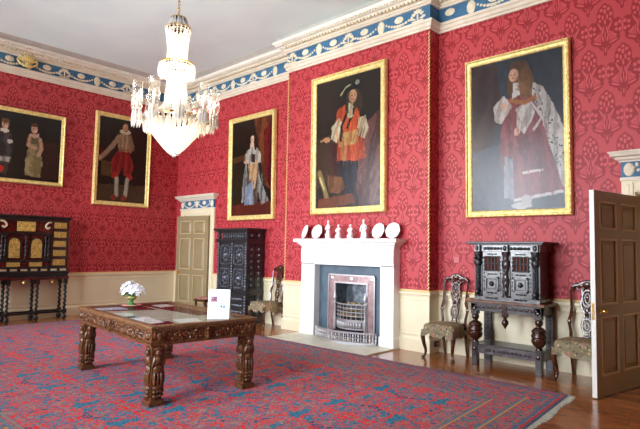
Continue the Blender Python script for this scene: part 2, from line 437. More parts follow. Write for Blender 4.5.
# frieze relief: ovals, palmettes, swags of husks
rel = MB()
def relief(a, b, tT):
    pitch = .3635; kinds = 'TSPS'; zc = 5.333
    a, b = Vector(a), Vector(b); L = (b - a).length; d = (b - a) / L; rz = math.atan2(d.y, d.x)
    items = []
    for i in range(-40, 60):
        t = tT + i * pitch; k = kinds[i % 4]; q = a + d * t
        if t < .07 or t > L - .07: continue
        rel.M = Matrix.Translation((q.x, q.y, zc)) @ Matrix.Rotation(rz, 4, 'Z')
        if k == 'T': rel.ell((0, -.014, 0), (.074, .016, .112), 14, 5); items.append((t, .085))
        elif k == 'S': rel.ell((0, -.014, .03), (.090, .016, .062), 14, 5)
        else:
            for s_ in (-1, 1):
                for j in range(4): rel.ell((s_ * (.02 + .03 * j), -.014, .075 - .012 * j * j), (.024, .012, .04), 6, 4, rot=Matrix.Rotation(s_ * .5 * j, 3, 'Y'))
                rel.ell((s_ * .07, -.014, -.05), (.04, .012, .014), 6, 4); rel.ell((s_ * .055, -.014, -.088), (.065, .012, .014), 6, 4)
            rel.ell((0, -.014, -.02), (.018, .014, .10), 6, 5); items.append((t, .075))
    for (t0, z0), (t1, z1) in zip(items[:-1], items[1:]):
        for j in range(1, 13):
            s_ = j / 13; t = t0 + (t1 - t0) * s_; z = z0 + (z1 - z0) * s_ - .60 * s_ * (1 - s_)
            q = a + d * t; rel.M = Matrix.Translation((q.x, q.y, zc + z)) @ Matrix.Rotation(rz, 4, 'Z')
            r = .016 + .014 * (1 - abs(2 * s_ - 1)); rel.ell((0, -.014, 0), (r * 1.15, .014, r), 6, 4)
relief((0, LY), (0, 0), 8.6 - 2.20); relief((0, 0), (BX0, 0), 3.707); relief((BX0, BY), (BX1, BY), 5.25 - BX0); relief((BX1, 0), (LX, 0), 8.219 - BX1)
structure(rel, 'trim_8', M['orn'])
# dado: board, chair rail, baseboard
DADO = [[(0, LY), (0, 0), (.27, 0)], [(1.70, 0), (BX0, 0), (BX0, BY), (5.05, BY)], [(7.12, BY), (BX1, BY), (BX1, 0), (10.21, 0)], [(11.68, 0), (LX, 0), (LX, LY), (0, LY)]]
for nm, prof, m in (('trim_9', [(0, .2), (.012, .2), (.012, .24), (.02, .25), (.02, .27), (.012, .28), (.012, .78), (.022, .785), (.022, .805), (.012, .81), (.012, .85), (0, .85)], 'cream'),
                    ('trim_10', [(0, .84), (.02, .84), (.028, .865), (.045, .875), (.048, .905), (.03, .915), (.02, .92), (0, .92)], 'cream'),
                    ('baseboard_back', [(0, 0), (.034, 0), (.034, .185), (.02, .20), (.016, .22), (0, .22)], 'cream')):
    mb = MB()
    for p in DADO: sweep(p, prof, mb=mb)
    structure(mb, nm, M[m])
mb = MB()
for p in DADO: sweep(p, [(0, .92), (.012, .92), (.018, .93), (.012, .943), (0, .943)], mb=mb)
structure(mb, 'trim_11', M['fillet'])
# gilt roping up the corners of the chimney breast
for i, x in enumerate((BX1 - .008, BX0 + .008)):
    mb = MB()
    for k in range(68): mb.ell((x, BY - .004, .975 + k * .06), (.012, .012, .034), 6, 5, rot=Matrix.Rotation(.5, 3, 'Y'))
    structure(mb, 'trim_%d' % (12 + i), M['fillet'])

# ---- windows in the front wall (behind the camera)
for i, c in enumerate(WIN):
    fr = MB(); y0, y1 = LY - .22, LY - .14; x0, x1 = c - WW, c + WW; z0, z1 = WZ
    fr.box(x0, x0 + .07, y0, y1, z0, z1).box(x1 - .07, x1, y0, y1, z0, z1).box(x0, x1, y0, y1, z0, z0 + .09).box(x0, x1, y0, y1, z1 - .08, z1)
    zm = (z0 + z1) / 2; fr.box(x0, x1, y0, y1 + .02, zm - .03, zm + .03)
    for k in (1, 2): xx = x0 + (x1 - x0) * k / 3; fr.box(xx - .014, xx + .014, y0 + .02, y1 - .01, z0, z1)
    for k in (1, 2, 4, 5): zz = z0 + (z1 - z0) * k / 6; fr.box(x0, x1, y0 + .02, y1 - .01, zz - .014, zz + .014)
    o = structure(fr, 'window_%d' % (i + 1), M['winpaint'], ang=0)
    MB().box(x0 + .05, x1 - .05, LY - .185, LY - .18, z0 + .05, z1 - .05).build('pane', M['pane'], o, ang=0)
    a = MB(); a.box(x0 - .14, x0, LY - .3, LY + .03, z0 - .05, z1 + .14).box(x1, x1 + .14, LY - .3, LY + .03, z0 - .05, z1 + .14).box(x0, x1, LY - .3, LY + .03, z1, z1 + .14).box(x0 - .16, x1 + .16, LY - .28, LY + .09, z0 - .05, z0)
    a.build('window_surround', M['winpaint'], o, ang=0)

# ---- doors
def make_door(name, loc, rz, w=1.11, h=2.25, knob_side=-1):
    """leaf hung at the origin, running to -x; its panelled front faces -y"""
    root = bpy.data.objects.new(name, None); COL.objects.link(root); root.location = loc; root.rotation_euler = (0, 0, rz); root['kind'] = 'structure'
    T = .05
    cols = [(-w + .115, -w / 2 - .05), (-w / 2 + .05, -.115)]
    rows = [(.10 * h, .385 * h), (.44 * h, .765 * h), (.81 * h, .95 * h)]
    fr = MB()
    fr.box(-w + .004, -w + .115, -T, 0, 0.012, h).box(-.115, 0, -T, 0, .012, h).box(-w / 2 - .05, -w / 2 + .05, -T, 0, .012, h)
    zc = [.012, rows[0][0], rows[0][1], rows[1][0], rows[1][1], rows[2][0], rows[2][1], h]
    for k in range(0, 8, 2):
        for a, b in cols: fr.box(a, b, -T, 0, zc[k], zc[k + 1])
    fr.build('leaf_frame', M['doorpaint'], root, ang=0)
    MB().box(-w, -w + .004, -T, 0, .012, h).build('leaf_edge', M['dooredge'], root, ang=0)
    for a, b in cols:
        for z0, z1 in rows:
            p = MB().box(a, b, -T + .02, -.02, z0, z1)
            v = [(a + .05, -T + .02, z0 + .05), (b - .05, -T + .02, z0 + .05), (b - .05, -T + .02, z1 - .05), (a + .05, -T + .02, z1 - .05),
                 (a + .075, -T + .008, z0 + .075), (b - .075, -T + .008, z0 + .075), (b - .075, -T + .008, z1 - .075), (a + .075, -T + .008, z1 - .075)]
            p.add(v, [(4, 5, 6, 7), (0, 1, 5, 4), (1, 2, 6, 5), (2, 3, 7, 6), (3, 0, 4, 7)])
            po = p.build('panel', M['doorpaint'], root, ang=0)
            q = MB(); e = .022
            for (c0, c1, d0, d1) in ((a, b, z0, z0 + e), (a, b, z1 - e, z1), (a, a + e, z0, z1), (b - e, b, z0, z1)): q.box(c0, c1, -T - .004, -T + .022, d0, d1)
            q.build('panel_moulding', M['door_highlight'], po, ang=0, bevel=.006)
    kx = -w + .095
    k = MB().lathe([(.026, 0), (.026, .006), (.009, .008), (.009, .03), (.018, .036), (.028, .05), (.026, .064), (.012, .072)], (kx, -T, .93), 14, axis='y')
    k.build('knob', M['brass'], root)
    MB().box(-w - .003, -w + .002, -T + .012, -.012, .84, 1.02).build('lock_plate', M['brass'], root, ang=0)
    return root
make_door('door_1', (D1[1] - .01, -.035, 0), math.radians(9), 1.08, 2.30)
make_door('door_2', (10.392, -.03, 0), math.radians(78.6))

def overdoor(x0, x1, n):
    """architrave, blue frieze panel and cornice over a doorway"""
    a = MB(); t = .15
    for (p, q) in ((x0 - t, x0), (x1, x1 + t)):
        a.box(p, q, -.035, .0, 0, DH + .15); a.box(p + .02, q - .02, -.05, -.03, 0, DH + .13)
        a.box(p + .05, q - .06, -.055, -.045, 0, DH + .10)
    a.box(x0, x1, -.035, 0, DH, DH + .15).box(x0, x1, -.05, -.03, DH + .02, DH + .13).box(x0, x1, -.055, -.045, DH + .06, DH + .10)
    a.box(x0 - .0, x0 + .012, 0, .3, 0, DH).box(x1 - .012, x1, 0, .3, 0, DH).box(x0, x1, 0, .3, DH - .012, DH)
    structure(a, 'trim_%d' % n, M['cream'], ang=0, bevel=.004)
    b = MB().box(x0 - t, x1 + t, -.04, 0, DH + .19, DH + .38); structure(b, 'trim_%d' % (n + 1), M['blue'], ang=0)
    c = MB()
    c.box(x0 - t - .01, x1 + t + .01, -.055, 0, DH + .15, DH + .19)
    L = [(x0 - t, 0), (x0 - t, -.001)]
    path = [(x0 - t - .0, 0), (x0 - t, -.04), (x1 + t, -.04), (x1 + t, 0)]
    sweep(path, [(-.0, DH + .38), (.02, DH + .38), (.025, DH + .40), (.05, DH + .41), (.06, DH + .44), (.095, DH + .45), (.11, DH + .49), (.12, DH + .495), (.12, DH + .51), (-.0, DH + .51)], mb=c)
    c.box(x0 - t, x1 + t, -.05, 0, DH + .38, DH + .51)
    k = x0 - t - .03
    while k < x1 + t + .03: c.box(k, k + .02, -.085, -.04, DH + .412, DH + .438); k += .04
    structure(c, 'trim_%d' % (n + 2), M['stonepaint'])
    r = MB(); zc = DH + .285; W = x1 - x0 + 2 * t
    xs = [x0 - t + .09, (x0 + x1) / 2, x1 + t - .09]
    for q in xs: r.ell((q, -.045, 0 + zc), (.062, .016, .085), 12, 5)
    for s0, s1 in zip(xs[:-1], xs[1:]):
        mid = (s0 + s1) / 2; r.ell((mid, -.045, zc + .025), (.075, .014, .05), 12, 5)
        for j in range(1, 12):
            u = j / 12; r.ell((s0 + (s1 - s0) * u, -.045, zc + .07 - .6 * u * (1 - u)), (.022, .013, .02), 6, 4)
        for s_ in (-1, 1): r.ell((mid + s_ * .22, -.045, zc + .055), (.02, .01, .03), 6, 4)
    structure(r, 'trim_%d' % (n + 3), M['orn'])
overdoor(D1[0], D1[1], 20); overdoor(D2[0], D2[1], 24)
# ------------------------------------------------------------------ painted portraits
def upn(h, w, n, seed):
    r = np.random.RandomState(seed); g = r.rand(n + 2, n + 2)
    yy = np.linspace(0, n, h); xx = np.linspace(0, n, w)
    y0 = yy.astype(int); x0 = xx.astype(int); fy = (yy - y0)[:, None]; fx = (xx - x0)[None]
    fy = fy * fy * (3 - 2 * fy); fx = fx * fx * (3 - 2 * fx)
    a = g[y0][:, x0]; b = g[y0][:, x0 + 1]; c = g[y0 + 1][:, x0]; d = g[y0 + 1][:, x0 + 1]
    return (a * (1 - fx) + b * fx) * (1 - fy) + (c * (1 - fx) + d * fx) * fy - .5
class Paint:
    def __init__(s, w, h, bg, seed=1):
        s.w, s.h = w, h; s.asp = h / w
        s.V, s.U = np.mgrid[0:h, 0:w]; s.U = (s.U + .5) / w; s.V = (s.V + .5) / h
        n1, n2 = upn(h, w, 14, seed), upn(h, w, 40, seed + 9)
        s.J = (n1 * .022 + n2 * .016); s.K = (upn(h, w, 17, seed + 3) * .022 + upn(h, w, 45, seed + 4) * .016)
        s.N = upn(h, w, 5, seed + 5) * .6 + upn(h, w, 22, seed + 6) * .4
        s.F = upn(h, w, 60, seed + 8)
        s.tf = None
        s.img = np.zeros((h, w, 3)) + np.array(bg); s.img *= (1 + s.N * .5)[..., None]
    def mp(s, x, y):
        if not s.tf: return x, y
        su, cu, ou, sv, cv, ov = s.tf; return ou + (x - cu) * su, ov + (y - cv) * sv
    def put(s, mask, col, tex=.25, alpha=1.0):
        c = np.array(col, float) * (1 + (s.N * tex + s.F * tex * .6))[..., None]
        m = (mask * alpha)[..., None]; s.img = s.img * (1 - m) + c * m
    def poly(s, pts, col, j=1.0, tex=.25, alpha=1.0, folds=None):
        pts = [s.mp(*q) for q in pts]
        U = s.U + s.J * j * .45; V = s.V + s.K * j * .5 / s.asp; m = np.zeros(U.shape, bool); n = len(pts)
        for i in range(n):
            x0, y0 = pts[i]; x1, y1 = pts[(i + 1) % n]
            if y0 == y1: continue
            cr = ((y0 > V) != (y1 > V)) & (U < (x1 - x0) * (V - y0) / (y1 - y0) + x0); m ^= cr
        m = m.astype(float)
        if folds:
            fr, sl, c2 = folds
            st = np.sin((U + V * sl) * fr + s.N * 5) * .5 + .5
            s.put(m, col, tex, alpha); s.put(m * (st > .62), c2, tex, alpha * .8)
        else: s.put(m, col, tex, alpha)
    def ell(s, cx, cy, rx, ry, col, j=.5, tex=.2, alpha=1.0, soft=.12):
        cx, cy = s.mp(cx, cy)
        if s.tf: rx *= s.tf[0]; ry *= s.tf[3]
        d = np.sqrt(((s.U + s.J * j - cx) / rx) ** 2 + ((s.V + s.K * j - cy) / ry) ** 2)
        s.put(np.clip((1 - d) / soft + .5, 0, 1), col, tex, alpha)
    def line(s, pts, wd, col, alpha=1.0, tex=.2):
        pts = [s.mp(*q) for q in pts]
        U = s.U + s.J * .4; V = (s.V + s.K * .3) * s.asp; best = np.full(U.shape, 9.)
        for (x0, y0), (x1, y1) in zip(pts[:-1], pts[1:]):
            y0 *= s.asp; y1 *= s.asp; dx, dy = x1 - x0, y1 - y0
            t = np.clip(((U - x0) * dx + (V - y0) * dy) / (dx * dx + dy * dy + 1e-9), 0, 1)
            best = np.minimum(best, np.hypot(U - x0 - t * dx, V - y0 - t * dy))
        s.put(np.clip((wd - best) / (wd * .4) + .5, 0, 1), col, tex, alpha)
    def face(s, cx, cy, r, skin=(206, 160, 130), turn=0):
        a = s.asp
        s.ell(cx, cy, r, r * 1.35 / a, skin, j=.1)
        s.ell(cx - r * .5 * (1 if turn >= 0 else -1), cy + .1 * r, r * .45, r * 1.1 / a, tuple(q * .78 for q in skin), j=.1, alpha=.6, soft=.6)
        for k in (-.38, .38): s.ell(cx + (k + turn * .18) * r, cy - .12 * r / a, r * .15, r * .11 / a, (60, 40, 34), j=0, soft=.5)
        s.ell(cx + turn * .18 * r, cy + .2 * r / a, r * .11, r * .3 / a, tuple(q * .85 for q in skin), j=0, soft=.6)
        s.ell(cx + turn * .15 * r, cy + .68 * r / a, r * .28, r * .11 / a, (160, 74, 66), j=0, soft=.5)

def paint_mat():
    m = bpy.data.materials.new('oil painting'); m.use_nodes = True; nt = m.node_tree; X.nt = nt; p = nt.nodes['Principled BSDF']
    a = nt.nodes.new('ShaderNodeVertexColor'); a.layer_name = 'paint'; nt.links.new(a.outputs['Color'], p.inputs['Base Color'])
    p.inputs['Roughness'].default_value = .26; p.inputs['Specular IOR Level'].default_value = .4
    b = nt.nodes.new('ShaderNodeBump'); b.inputs['Strength'].default_value = .08; b.inputs['Distance'].default_value = .004
    nt.links.new(noise(coord(), 60, 3)[0].k, b.inputs['Height']); nt.links.new(b.outputs[0], p.inputs['Normal']); return m
M['oil'] = paint_mat()
def painting(label, loc, rz, W, Hh, fw, art, tilt=1.2, gain=1.0):
    """back of the frame at local y=0, foot of the frame at the origin, facing -y"""
    root = thing('framed_painting', label, 'painting', loc, rz); root.rotation_euler = (math.radians(tilt), 0, rz)
    prof = [(0, 0), (0, -.05), (fw * .12, -.075), (fw * .3, -.08), (fw * .45, -.06), (fw * .62, -.058), (fw * .78, -.046), (fw * .9, -.05), (fw, -.036), (fw, 0)]
    v = []; f = []; cs = [(-W / 2, 0, 1, 1), (W / 2, 0, -1, 1), (W / 2, Hh, -1, -1), (-W / 2, Hh, 1, -1)]; m = len(prof)
    for x, z, sx, sz in cs:
        for d, y in prof: v.append((x + sx * d, y, z + sz * d))
    for i in range(4):
        j = (i + 1) % 4
        for k in range(m): k2 = (k + 1) % m; f.append((i * m + k, j * m + k, j * m + k2, i * m + k2))
    mb = MB().add(v, f)
    e = fw * .24; n1 = int(W / .07); n2 = int(Hh / .07)
    for i in range(n1):
        x = -W / 2 + (i + .5) * W / n1
        for z in (e, Hh - e): mb.ell((x, -.078, z), (.02, .012, .013), 6, 4)
    for i in range(n2):
        z = (i + .5) * Hh / n2
        for x in (-W / 2 + e, W / 2 - e): mb.ell((x, -.078, z), (.013, .012, .02), 6, 4)
    mb.build('frame', M['gold'], root, ang=40)
    P = art; h, w = P.h, P.w; cw, ch = W - 2 * fw + .02, Hh - 2 * fw + .02
    xs = np.linspace(-cw / 2, cw / 2, w + 1); zs = np.linspace(Hh / 2 + ch / 2, Hh / 2 - ch / 2, h + 1)
    v = [(x, -.036, z) for z in zs for x in xs]
    f = [(r * (w + 1) + c, (r + 1) * (w + 1) + c, (r + 1) * (w + 1) + c + 1, r * (w + 1) + c + 1) for r in range(h) for c in range(w)]
    bk = len(v); v += [(xs[0], -.005, zs[0]), (xs[-1], -.005, zs[0]), (xs[-1], -.005, zs[-1]), (xs[0], -.005, zs[-1])]; f.append((bk, bk + 1, bk + 2, bk + 3))
    me = bpy.data.meshes.new('canvas'); me.from_pydata(v, [], f); me.materials.append(M['oil'])
    at = me.color_attributes.new('paint', 'FLOAT_COLOR', 'CORNER')
    c = np.clip(P.img, 0, 255) / 255.; c = np.where(c <= .04045, c / 12.92, ((c + .055) / 1.055) ** 2.4)
    c = np.clip(c * gain, 0, .9); c = np.concatenate([c.reshape(-1, 3), np.ones((h * w, 1))], 1); c = np.repeat(c, 4, 0); c = np.concatenate([c, np.tile([.05, .04, .03, 1], (4, 1))], 0)
    at.data.foreach_set('color', c.astype(np.float32).ravel())
    me.update(); o = bpy.data.objects.new('canvas', me); COL.objects.link(o); o.parent = root
    return root

# robed man in a long brown wig (largest in view)
p = Paint(110, 175, (50, 55, 66), 11)
p.poly([(0, 0), (.30, 0), (.36, .3), (.26, .55), (0, .62)], (58, 42, 44), folds=(30, .3, (70, 52, 50)))
p.poly([(0, .6), (.4, .55), (1, .7), (1, 1), (0, 1)], (74, 80, 92), alpha=.7)
p.ell(.8, .25, .2, .12, (58, 62, 70), alpha=.5, soft=1)
p.tf = (1.08, .435, .49, 1.056, .97, .97)
p.poly([(.60, .22), (.72, .27), (.86, .45), (.98, .70), (.97, .88), (.80, .86), (.66, .55)], (196, 190, 182), folds=(60, .1, (150, 142, 138)))
for k in range(60):
    t = random.random(); p.ell(.63 + .3 * t + random.uniform(-.06, .06), .28 + .52 * t + random.uniform(-.03, .03), .008, .006, (62, 54, 56), j=0)
p.poly([(.42, .27), (.58, .25), (.68, .42), (.82, .72), (.90, .90), (.44, .93), (.34, .88), (.28, .6), (.33, .38)], (122, 62, 66), folds=(46, -.15, (150, 78, 80)))
p.poly([(.50, .55), (.66, .54), (.70, .76), (.52, .77)], (104, 58, 64), folds=(40, 0, (128, 74, 78)))
p.line([(.52, .775), (.70, .765)], .013, (208, 196, 190)); p.line([(.44, .935), (.7, .915), (.88, .90)], .016, (204, 196, 192))
p.poly([(.34, .66), (.42, .66), (.43, .93), (.32, .92)], (126, 130, 140), folds=(70, 0, (150, 152, 160)))
p.poly([(.36, .30), (.50, .30), (.52, .66), (.38, .68)], (132, 66, 64), folds=(60, 0, (104, 50, 54)))
p.ell(.50, .97, .10, .022, (186, 180, 176)); p.ell(.55, .935, .05, .03, (180, 172, 168))
p.poly([(.22, .34), (.34, .28), (.42, .36), (.30, .46), (.24, .44)], (196, 186, 176), folds=(50, .6, (150, 140, 136)))
p.poly([(.46, .37), (.60, .33), (.64, .42), (.54, .54), (.46, .50)], (200, 192, 184), folds=(50, .7, (154, 146, 142)))
p.line([(.60, .34), (.70, .45), (.63, .52)], .012, (204, 192, 186)); p.line([(.40, .32), (.54, .345), (.66, .32)], .022, (160, 104, 62))
p.ell(.34, .345, .04, .022, (214, 170, 148)); p.ell(.46, .52, .03, .026, (206, 160, 140))
p.ell(.49, .155, .10, .075, (96, 66, 44)); p.ell(.43, .22, .06, .085, (92, 60, 40)); p.ell(.555, .225, .07, .09, (104, 72, 46))
p.ell(.47, .085 + .02, .075, .03, (84, 56, 38))
p.poly([(.42, .215), (.48, .215), (.50, .29), (.42, .31)], (206, 200, 194))
p.face(.435, .165, .048, (216, 166, 138), -1)
for k in range(26): p.line([(.52 + random.uniform(-.07, .07), .17 + random.uniform(0, .1)), (.55 + random.uniform(-.06, .06), .24 + random.uniform(0, .08))], .006, (132, 96, 64), alpha=.6)
for k in range(70):
    x = random.uniform(.36, .80); y = random.uniform(.42, .86); q = random.choice([(160, 84, 86), (96, 46, 52), (176, 104, 102)]); p.line([(x, y), (x + random.uniform(-.01, .05), y + random.uniform(.04, .09))], .0045, q, alpha=.5)
for k in range(60):
    t = random.random(); x = .64 + .28 * t; y = .27 + .55 * t; p.line([(x, y), (x + .02, y + .05)], .005, random.choice([(214, 210, 202), (140, 134, 132)]), alpha=.5)
P5 = p
painting('large gilt framed portrait of a long wigged man in red and ermine robes', (8.912, -.005, 2.055), 0, 1.52, 2.39, .10, P5, .6, .62)
# man in an orange coat above the chimneypiece
p = Paint(80, 128, (40, 30, 24), 21)
p.poly([(0, .45), (.35, .42), (.36, .75), (0, .85)], (66, 46, 32)); p.ell(.15, .2, .2, .2, (54, 40, 30), alpha=.6, soft=1)
p.poly([(.62, .45), (1, .3), (1, 1), (.7, 1), (.6, .7)], (76, 44, 40), folds=(26, .4, (124, 76, 68)))
p.tf = (1.06, .555, .59, 1.08, .97, .97)
p.poly([(.33, .30), (.50, .26), (.62, .28), (.68, .45), (.74, .66), (.62, .69), (.32, .66), (.28, .5)], (198, 84, 44), folds=(34, .1, (168, 58, 30)))
p.poly([(.24, .55), (.34, .48), (.33, .68), (.42, .74), (.28, .76)], (70, 26, 24))
p.poly([(.34, .48), (.62, .46), (.63, .56), (.35, .57)], (196, 156, 96), folds=(50, .2, (164, 120, 66)))
p.poly([(.40, .55), (.46, .55), (.46, .68), (.40, .68)], (206, 172, 116), folds=(60, 0, (170, 130, 80)))
p.poly([(.32, .66), (.64, .68), (.60, .98), (.46, .98), (.42, .86)], (26, 26, 34), folds=(40, 0, (40, 42, 54)))
p.poly([(.24, .42), (.36, .36), (.42, .42), (.32, .54), (.24, .50)], (206, 192, 160), folds=(40, .8, (164, 146, 116)))
p.poly([(.64, .38), (.74, .38), (.78, .48), (.72, .54), (.62, .50)], (206, 192, 160), folds=(40, .6, (164, 146, 116)))
p.ell(.17, .50, .055, .018, (206, 150, 110)); p.line([(.08, .505), (.15, .503)], .012, (200, 146, 106))
p.line([(.50, .30), (.40, .42), (.38, .52)], .022, (32, 24, 24)); p.line([(.60, .29), (.48, .44)], .018, (36, 26, 24))
p.ell(.56, .24, .10, .085, (70, 50, 34)); p.ell(.50, .29, .055, .06, (66, 46, 32)); p.ell(.65, .28, .045, .06, (64, 46, 32))
p.poly([(.49, .27), (.56, .27), (.56, .37), (.48, .38)], (214, 202, 168), folds=(60, 0, (170, 150, 116)))
p.face(.555, .225, .055, (214, 160, 118), 1)
p.poly([(.36, .20), (.42, .13), (.52, .12), (.66, .13), (.72, .16), (.66, .185), (.52, .18), (.42, .21)], (20, 20, 24))
p.line([(.38, .20), (.45, .155), (.52, .14)], .012, (170, 160, 120)); p.ell(.62, .135, .03, .018, (150, 150, 130))
p.line([(.06, .74), (.14, .86), (.18, .93)], .035, (150, 130, 80)); p.line([(.07, .77), (.13, .86)], .012, (236, 220, 150))
p.poly([(.18, .76), (.40, .78), (.46, .86), (.36, .90), (.2, .88)], (128, 84, 48), folds=(30, .5, (92, 58, 34)))
p.poly([(.04, .93), (.56, .90), (.60, .97), (.04, 1)], (118, 66, 40))
for k in range(60):
    x = random.uniform(.32, .66); y = random.uniform(.32, .64); p.line([(x, y), (x + random.uniform(-.02, .03), y + random.uniform(.03, .08))], .006, random.choice([(216, 104, 58), (150, 50, 28), (224, 128, 76)]), alpha=.5)
for k in range(50):
    x = random.uniform(.68, .98); y = random.uniform(.45, .92); p.line([(x, y), (x - .04, y + .09)], .007, random.choice([(132, 84, 74), (64, 36, 34), (150, 104, 92)]), alpha=.5)
P4 = p
painting('gilt framed portrait of an orange coated man in black hat above the mantelpiece', (6.005, BY - .005, 2.18), 0, 1.715, 2.57, .12, P4, .6, .6)
# lady in white beside the corner door
p = Paint(64, 118, (34, 26, 20), 31)
p.poly([(.55, 0), (1, 0), (1, .75), (.82, .7), (.68, .3)], (84, 44, 26), folds=(24, .3, (120, 62, 34)))
p.poly([(.80, .15), (1, .05), (1, .8), (.84, .6)], (104, 24, 26), folds=(40, .1, (70, 14, 18)))
p.poly([(0, .38), (.34, .36), (.36, .42), (.06, .44)], (88, 54, 30)); p.poly([(.02, .44), (.3, .44), (.3, .9), (.02, .9)], (44, 32, 20))
p.poly([(0, .88), (1, .86), (1, 1), (0, 1)], (92, 36, 26))
p.poly([(.38, .36), (.30, .62), (.27, .86), (.37, .86), (.40, .62)], (150, 150, 146), folds=(60, 0, (90, 92, 100)))
p.poly([(.64, .40), (.72, .62), (.93, .86), (.76, .90), (.62, .66)], (150, 148, 142), folds=(50, .2, (80, 76, 80)))
p.poly([(.42, .40), (.62, .40), (.68, .66), (.66, .88), (.40, .88), (.38, .62)], (76, 60, 52), folds=(40, 0, (110, 90, 74)))
p.poly([(.38, .70), (.56, .64), (.58, .89), (.34, .89)], (118, 132, 156), folds=(40, .2, (150, 160, 176)))
p.poly([(.42, .42), (.60, .40), (.66, .56), (.56, .66), (.46, .62)], (196, 160, 118), folds=(50, .2, (160, 122, 86)))
p.poly([(.34, .36), (.44, .29), (.60, .28), (.72, .36), (.74, .46), (.64, .47), (.44, .46), (.34, .45)], (196, 188, 174), folds=(40, .5, (146, 136, 122)))
p.poly([(.50, .36), (.60, .37), (.60, .46), (.50, .45)], (60, 40, 40))
p.ell(.52, .27, .085, .03, (222, 186, 160)); p.ell(.52, .215, .075, .05, (34, 24, 20)); p.ell(.60, .27, .035, .06, (36, 26, 22)); p.ell(.44, .27, .03, .05, (36, 26, 22))
p.poly([(.49, .22), (.55, .22), (.56, .28), (.48, .28)], (216, 178, 152)); p.face(.52, .21, .045, (224, 184, 156), -1)
p.line([(.62, .45), (.62, .60), (.58, .72)], .022, (204, 160, 112)); p.ell(.36, .44, .05, .02, (206, 164, 136))
for k in range(40):
    x = random.uniform(.32, .80); y = random.uniform(.55, .84); p.line([(x, y), (x + .02 * (x - .5), y + .06)], .008, random.choice([(172, 172, 168), (90, 84, 84), (128, 110, 96)]), alpha=.5)
P3 = p
painting('gilt framed portrait of a dark haired lady in white gown above the black cupboard', (3.04, -.005, 2.155), 0, 1.57, 2.335, .11, P3, .6, .68)
# man in red breeches, left wall
p = Paint(60, 100, (22, 17, 13), 41)
p.poly([(0, .80), (1, .78), (1, 1), (0, 1)], (62, 46, 30)); p.poly([(.06, .52), (.26, .53), (.26, .70), (.08, .70)], (70, 50, 28)); p.poly([(.02, .38), (.16, .40), (.16, .5), (.02, .5)], (60, 18, 16))
p.tf = (1.06, .55, .52, 1.09, .945, .945)
p.poly([(.46, .24), (.60, .22), (.66, .36), (.62, .46), (.44, .46), (.42, .34)], (116, 92, 70), folds=(70, 0, (150, 126, 98)))
p.line([(.44, .27), (.30, .40), (.13, .52)], .045, (130, 104, 80)); p.ell(.10, .535, .035, .025, (170, 124, 92)); p.line([(.64, .26), (.70, .36), (.66, .42)], .04, (110, 86, 66))
p.poly([(.40, .44), (.64, .43), (.74, .58), (.70, .68), (.56, .70), (.52, .60), (.46, .70), (.32, .68), (.30, .56)], (104, 22, 22), folds=(44, .1, (136, 34, 30)))
p.ell(.38, .71, .07, .035, (136, 36, 30)); p.ell(.66, .71, .07, .035, (136, 36, 30))
p.line([(.42, .74), (.43, .92)], .04, (150, 142, 124)); p.line([(.63, .74), (.60, .92)], .04, (150, 142, 124))
p.ell(.38, .945, .055, .03, (120, 44, 34)); p.ell(.57, .945, .055, .03, (120, 44, 34))
p.line([(.46, .43), (.72, .40)], .02, (120, 80, 52)); p.ell(.55, .215, .11, .026, (176, 162, 136)); p.ell(.55, .16, .06, .055, (46, 30, 22)); p.face(.55, .165, .05, (178, 128, 94), -1)
P2 = p
painting('gilt framed portrait of a man in full red breeches and white stockings', (.005, -1.515, 2.485), PI / 2, 1.39, 2.165, .10, P2, .6, .95)
# children, left wall, cut by the picture edge
p = Paint(90, 66, (22, 17, 14), 51)
p.poly([(.72, .4), (.95, .35), (.98, .95), (.74, .95)], (44, 24, 18))
p.tf = (1, 0, .09, 1, 0, 0)
p.poly([(.55, .44), (.66, .44), (.71, .72), (.69, .93), (.52, .93), (.52, .70)], (112, 98, 66), folds=(40, 0, (142, 128, 92)))
p.poly([(.545, .32), (.66, .32), (.69, .44), (.53, .44)], (92, 76, 54)); p.poly([(.55, .28), (.65, .28), (.66, .34), (.54, .34)], (196, 160, 132))
p.line([(.55, .36), (.54, .47), (.62, .50)], .02, (176, 136, 108)); p.line([(.67, .36), (.69, .50), (.66, .60)], .02, (176, 136, 108)); p.face(.60, .21, .036, (210, 168, 138), 1); p.ell(.60, .155, .038, .035, (80, 52, 34))
p.tf = None
for cx, dx in ((.2, 0), (.38, 0)):
    p.poly([(cx - .07, .33), (cx + .07, .33), (cx + .09, .6), (cx + .08, .8), (cx - .08, .8), (cx - .09, .6)], (40, 34, 34), folds=(50, 0, (70, 62, 60)))
    p.ell(cx, .30, .05, .03, (196, 186, 170)); p.face(cx, .21, .036, (206, 160, 130), 1); p.ell(cx, .155, .042, .035, (96, 66, 42))
    p.poly([(cx - .08, .68), (cx + .08, .68), (cx + .07, .76), (cx - .07, .76)], (160, 150, 140), folds=(70, 0, (96, 90, 86))); p.ell(cx + .06, .45, .03, .03, (186, 176, 160))
    p.line([(cx - .03, .78), (cx - .03, .90)], .02, (60, 40, 36)); p.line([(cx + .03, .78), (cx + .03, .90)], .02, (60, 40, 36))
p.ell(.36, .86, .03, .04, (170, 36, 26))
painting('gilt framed painting of a girl in olive dress beside dark clad children', (.005, -3.825, 2.805), PI / 2, 1.92, 1.54, .085, p, .6, .95)

